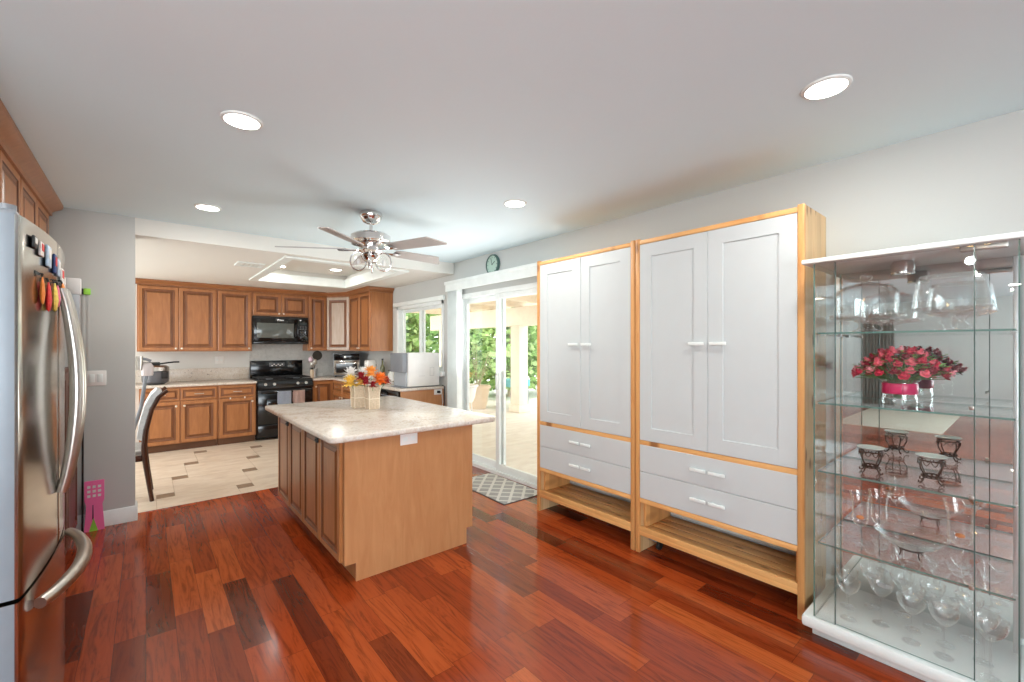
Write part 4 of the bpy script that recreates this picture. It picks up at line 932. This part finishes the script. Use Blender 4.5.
utensil(.07, .02, .29, 'skimmer', 'round skimmer standing highest in the utensil holder', 'blackmatte'); utensil(-.04, 0, .30, 'spoon', 'pale pink spoon in the utensil holder', 'mg_pale'); utensil(.02, -.03, .26, 'spatula', 'metal spatula in the utensil holder'); utensil(-.02, -.02, .22, 'ladle', 'short metal ladle in the utensil holder')
t = thing('spice_jar', 'tall pale jar beside the back corner of the stove', 'jar', (2.085, 7.6, CZ)); B().lathe([(0, 0), (.03, 0), (.03, .12), (.022, .14), (0, .14)], n=18).out('body', 'kraft', t); B().lathe([(0, .14), (.025, .14), (.025, .17), (0, .17)], n=18).out('lid', 'iron', t)
t = thing('water_pitcher', 'white pitcher near the far end of the window counter', 'pitcher', (2.72, 6.75, CZ)); B().box((-.07, -.07, 0), (.07, .07, .30), 0, .02).out('body', 'plastic', t); B().tube([(.07, 0, .06), (.12, 0, .08), (.12, 0, .24), (.07, 0, .26)], .012).out('handle', 'plastic', t)
t = thing('bottle', 'olive green bottle beside the white pitcher', 'bottle', (2.87, 6.62, CZ)); B().lathe([(0, 0), (.036, 0), (.037, .18), (.014, .24), (.013, .30), (0, .30)], n=20).out('body', 'olive', t); B().lathe([(0, .30), (.015, .30), (.015, .325), (0, .325)], n=16).out('cap', 'blackmatte', t)
t = thing('faucet', 'bronze kitchen faucet at the sink under the window', 'faucet', (2.86, 5.98, CZ)); B().lathe([(0, 0), (.026, 0), (.026, .012), (.014, .03), (.014, .08), (0, .08)], n=18).out('base', 'nickel', t); B().tube([(0, 0, .06), (0, 0, .24), (-.03, 0, .29), (-.09, 0, .30), (-.14, 0, .27), (-.15, 0, .23)], .010).out('spout', 'nickel', t); B().tube([(0, -.02, .05), (0, -.05, .07), (-.01, -.09, .09)], .006).out('lever', 'nickel', t)
t = thing('sink', 'undermount kitchen sink in the counter under the window', 'sink', (2.60, 5.95, CZ)); B().sweep([(-.16, -.3), (-.16, .3), (.16, .3), (.16, -.3)], [(0, 0), (.012, 0), (.012, .004), (0, .004)], closed=True).out('rim', 'steel', t); B().box((-.158, -.298, .0005), (.158, .298, .0025)).out('basin', 'steel', t)
for (x, y, h, m_, lb) in ((2.86, 6.22, .2, 'plastic', 'white soap bottle behind the kitchen sink'), (2.88, 5.70, .17, 'mg_brown', 'brown soap bottle by the faucet'), (2.90, 6.4, .15, 'plastic', 'short white jar behind the sink')):
    t = thing('soap_bottle', lb, 'bottle', (x, y, CZ)); B().lathe([(0, 0), (.03, 0), (.032, h * .6), (.02, h * .75), (.01, h * .78), (.01, h * .88), (0, h * .88)], n=18).out('body', m_, t); B().tube([(0, 0, h * .86), (0, 0, h), (-.04, 0, h)], .006, n=6).out('pump', 'blackmatte', t)
t = thing('ice_maker', 'white boxy countertop appliance with grey front at the counter end', 'appliance', (2.50, 4.99, CZ))
B().box((.0, 0, .012), (.445, .40, .435), 0, .012).out('body', 'plastic', t); B().box((-.07, .02, .19), (.0, .38, .435), 0, .01).out('front_housing', 'greyplastic', t); B().box((-.02, .03, .012), (.0, .37, .19), 0, .004).out('front_panel', 'greyblue', t)
B().box((-.07, .05, .0), (.44, .35, .012)).out('base', 'greyplastic', t)
b = B(); b.sweep([(.30, .14), (.30, .25), (.36, .25), (.36, .14)], [(0, 0), (.004, 0), (.004, .004), (0, .004)], closed=True)
bmesh.ops.rotate(b.bm, verts=b.bm.verts, cent=(0, 0, 0), matrix=Matrix.Rotation(PI / 2, 3, 'X')); b.out('vent_outline', 'greyline', t)
b = B()
for k in range(3): b.box((.15 + .03 * k, -.001, .14), (.165 + .03 * k, .001, .145))
b.out('caption_marks', 'greyline', t)
t = thing('power_cord', 'white and black power cords drooping behind the counter end', 'cord', (2.93, 4.94, 0)); B().tube([(0, .012, .84), (.0, -.03, .82), (.015, -.03, .70), (-.01, -.02, .55), (.0, -.01, .02)], .005, n=6).out('white_cable', 'plastic', t); B().tube([(.02, .0, .92), (.045, -.02, .90), (.045, -.02, .72), (.03, -.015, .5), (.03, -.01, .02)], .005, n=6).out('black_cable', 'blackmatte', t); B().box((-.05, -.035, .82), (-.02, .007, .85), 0, .004).out('plug', 'blackmatte', t)
# ------------------------------------------------------------------ dining chair behind the wall end
t = thing('dining_chair', 'dark wood dining chair with striped seat and curved back beside the wall', 'chair', (-.05, 5.2, 0))
PB = [(.092, .0), (.066, .2), (.044, .38), (.036, .5), (.05, .66), (.09, .84), (.14, .95), (.205, 1.01)]
for y in (0, .42): B().tube([(p[0], y, p[1]) for p in PB], [.017, .019, .022, .022, .02, .018, .018, .016], n=8).out('rear_leg', 'darkwood', t)
for y in (.02, .40): B().tube([(-.40, y, .0), (-.395, y, .2), (-.385, y, .42)], [.015, .019, .023], n=8).out('front_leg', 'darkwood', t)
B().box((-.41, .0, .375), (.03, .42, .425), 0, .006).out('seat_frame', 'darkwood', t); B().box((-.42, -.005, .425), (.035, .425, .485), 0, .025, 4).out('seat', 'fabric_stripe', t)
b = B(); pr = [(.02, .56), (.036, .68), (.075, .85), (.12, .95), (.165, 1.0)]; th = .045
poly = pr + [(x - th * .8, z + th * .45) for x, z in pr[::-1]]
b.prism(poly, .015, .405, axis='y'); b.out('backrest', 'fabric_stripe2', t)
# ------------------------------------------------------------------ living room behind the camera (seen in the mirror)
tag(B().box((-7.1, .95, .0005), (-3.9, 2.4, .012), 0, .004).out('area_rug', 'rug'), 'beige rug on plank floor reflected in the cabinet mirror', 'rug')
def drape(y0, y1, lb):
    b = B(); n = 40; P = []
    for i in range(n + 1): P.append((.05 + .025 * math.sin(i * 1.5), y0 + (y1 - y0) * i / n))
    P2 = P + [(x - .01, y) for x, y in P[::-1]]; b.prism(P2, .02, 2.3)
    return tag(b.out('drape', 'drape', None, (-7.9, 0, 0)), lb, 'curtain')
drape(2.15, 2.75, 'grey drape on the far living room wall reflected in the mirror')
t = thing('chandelier', 'small warm glass chandelier over living room, seen in the cabinet mirror', 'chandelier', (-.75, .37, 0))
light('chandelier_light', 'POINT', (-.75, .37, 2.2), (0, 0, 0), CHAND_W, (1, .985, .96), shadow_soft_size=.035)
B().lathe([(0, ZC), (.06, ZC), (.05, ZC - .03), (.01, ZC - .04), (.01, 2.44), (0, 2.44)], n=16).out('stem', 'chrome', t)
b = B(); b.lathe([(.13, 2.44), (.15, 2.44), (.15, 2.425), (.13, 2.425)], n=24, close=True); b.out('ring', 'chrome', t)
for k in range(8): a = 2 * PI * k / 8; B().lathe([(0, 0), (.022, 0), (.022, .075), (0, .075)], (.14 * math.cos(a), .14 * math.sin(a), 2.35), 10).out('shade', 'bulb', t)
for (x, y, lb) in ((-3.2, -1.2, 'recessed living room light nearest the rear window'), (-3.2, 2.6, 'recessed living room light behind the fridge partition'), (-6.2, .2, 'recessed living room light over the far end of the rug'), (-6.2, 3.0, 'recessed living room light in front of the drape')):
    can((x, y), lb, ZC, LIVING_FILL_W)  # unseen lamps added to brighten the living room side
# ------------------------------------------------------------------ outside
struct(B().box((3.13, -2, -.15), (7.3, 14, -.05)).out('patio_slab', 'concrete', smooth=False))
struct(B().box((7.3, -2, -.2), (30, 30, -.10)).out('ground', 'gravel', smooth=False))
t = thing('patio_cover', 'cream painted patio cover with beam and posts outside the glass door', 'patio cover', (0, 0, 0))
B().box((3.14, -1, 2.42), (7.0, 11.3, 2.5)).out('roof', 'cream', t, smooth=False); B().box((6.35, -1, 1.88), (6.55, 11.3, 2.30), 0, .01).out('beam', 'cream', t)
for k in range(12): B().box((3.14, -.6 + k, 2.30), (7.0, -.55 + k, 2.42)).out('rafter', 'cream', t, smooth=False)
for y in (7.45, 10.6, 4.2): B().box((6.32, y - .15, -.05), (6.58, y + .15, 1.88), 0, .012).box((6.29, y - .18, -.05), (6.61, y + .18, .12), 0, .012).out('post', 'cream', t)
def tree(loc, h, r, lb, n, mats, trunk=True, seed=0):
    rnd = random.Random(seed); t = thing('tree', lb, 'tree', loc, 0, 'garden trees')
    b = B(); br = []
    for k in range(4):
        a = rnd.uniform(0, 2 * PI); e = Vector((math.cos(a) * r * .5, math.sin(a) * r * .5, h * rnd.uniform(.7, .95))); br.append(e)
        b.tube([(0.06 * math.cos(a), .06 * math.sin(a), 0), (e.x * .25, e.y * .25, h * .3), (e.x * .6, e.y * .6, h * .6), e], [.06, .05, .035, .012], n=6)
    b.out('trunk', 'bark', t)
    for mi, m_ in enumerate(mats):
        b = B()
        for k in range(int(n * 1.5) // len(mats)):
            u = max(-.8, min(.8, rnd.gauss(0, .45))), max(-.8, min(.8, rnd.gauss(0, .45))), rnd.random()
            c = Vector((u[0] * r, u[1] * r, h * (.08 + .95 * u[2]))); d = Vector((rnd.gauss(0, 1), rnd.gauss(0, 1), rnd.gauss(-.2, .6))).normalized() * rnd.uniform(.14, .32); e = d.cross(Vector((rnd.gauss(0, 1), rnd.gauss(0, 1), rnd.gauss(0, 1)))).normalized() * d.length * .36
            b.face([c, c + d * .5 + e, c + d, c + d * .5 - e])
        b.out('foliage', m_, t)
tree((9.0, 13.6, -.1), 4.2, 1.5, 'pale leafy tree seen left in the sliding door', 2600, ('leaf_pale', 'leaf'), seed=1)
tree((8.5, 10.3, -.1), 4.0, 1.2, 'slender tree with pale trunk behind the patio pots', 1800, ('leaf_pale', 'leaf'), seed=2)
tree((11.6, 10.3, -.1), 3.6, 1.4, 'dark leafy tree just behind the patio post', 2200, ('leaf_dark', 'leaf'), seed=3)
tree((10.6, 7.2, -.1), 3.8, 1.2, 'bright green tree seen right of the patio post', 1800, ('leaf_pale', 'leaf'), seed=4)
tree((6.05, 12.9, -.1), 4.0, 1.3, 'green tree seen through the right kitchen window sash', 2400, ('leaf', 'leaf_pale'), seed=5)
tree((5.1, 15.8, -.1), 3.6, 1.0, 'green tree seen through the left kitchen window sash', 1800, ('leaf', 'leaf_dark'), seed=6)
tree((13.0, 13.4, -.1), 4.2, 2.0, 'tall background tree behind the pale trees', 2600, ('leaf', 'leaf_pale'), seed=7)
tree((8.4, 17.4, -.1), 4.4, 2.0, 'tall background tree at the end of the garden', 2600, ('leaf', 'leaf_dark'), seed=8)
t = thing('garden_fence', 'white slatted garden wall beyond the patio post', 'fence', (13.4, 3, -.1))
b = B()
for k in range(9): b.box((0, 0, .05 + k * .12), (.03, 8, .13 + k * .12))
b.out('slats', 'trim', t, smooth=False)
for y in (0, 2.6, 5.2, 7.9): B().box((.03, y, 0), (.11, y + .08, 1.2)).out('post', 'trim', t, smooth=False)
t = thing('terracotta_pot', 'large pale terracotta pot standing on the patio', 'pot', (6.05, 8.5, -.05)); B().lathe([(0, 0), (.20, 0), (.26, .3), (.29, .48), (.32, .48), (.32, .54), (.27, .54), (.25, .46), (0, .44)], n=28).out('body', 'terracotta', t)
t = thing('potted_shrub', 'airy shrub growing in the terracotta pot', 'plant', (6.05, 8.5, -.05)); b = B(); c2 = B(); rnd = random.Random(4)
for k in range(12):
    a = rnd.uniform(0, 2 * PI); e = Vector((math.cos(a) * rnd.uniform(.1, .45), math.sin(a) * rnd.uniform(.1, .45), rnd.uniform(1.0, 1.75))); b.tube([(0, 0, .44), (e.x * .4, e.y * .4, .8), e], [.012, .008, .004], n=5)
    for j in range(26):
        s = rnd.uniform(.3, 1.05); c = Vector((e.x * s, e.y * s, .44 + (e.z - .44) * s)) + Vector((rnd.gauss(0, .06), rnd.gauss(0, .06), rnd.gauss(0, .06))); d = Vector((rnd.gauss(0, 1), rnd.gauss(0, 1), rnd.gauss(0, .5))).normalized() * .09; f_ = d.cross(Vector((0, 0, 1))).normalized() * .022; c2.face([c, c + d * .5 + f_, c + d, c + d * .5 - f_])
b.out('stems', 'bark', t); c2.out('leaves', 'leaf_pale', t)
t = thing('white_planter', 'white tub planter on a stand outside the glass door', 'planter', (4.62, 6.92, -.05)); B().lathe([(0, .42), (.16, .42), (.20, .52), (.235, .70), (.27, .72), (.265, .75), (.22, .72), (.18, .54), (0, .48)], n=28).out('body', 'plastic', t)
for k in range(3): a = k * 2 * PI / 3; B().tube([(.15 * math.cos(a), .15 * math.sin(a), .43), (.2 * math.cos(a), .2 * math.sin(a), 0)], .014).out('leg', 'plastic', t)
t = thing('yellow_plant', 'yellowish palm plant in the white planter', 'plant', (4.62, 6.92, -.05)); b = B()
for k in range(16):
    a = rnd.uniform(0, 2 * PI); L = rnd.uniform(.25, .5); d = Vector((math.cos(a), math.sin(a), 0)); s_ = Vector((-math.sin(a), math.cos(a), 0)) * .02; q = [Vector((0, 0, .7)), Vector((0, 0, .85 + L * .3)) + d * L * .35, Vector((0, 0, .8 + L * .25)) + d * L]
    b.face([q[0], q[1] - s_, q[2], q[1] + s_])
b.out('fronds', 'frond', t)
t = thing('patio_table', 'teal topped low table beside the patio post', 'table', (6.9, 8.2, -.1)); B().box((-.3, -.3, .55), (.3, .3, .72), 0, .02).out('top', 'teal', t)
for sx in (-.25, .25):
    for sy in (-.25, .25): B().box((sx - .02, sy - .02, 0), (sx + .02, sy + .02, .55)).out('leg', 'greyplastic', t, smooth=False)
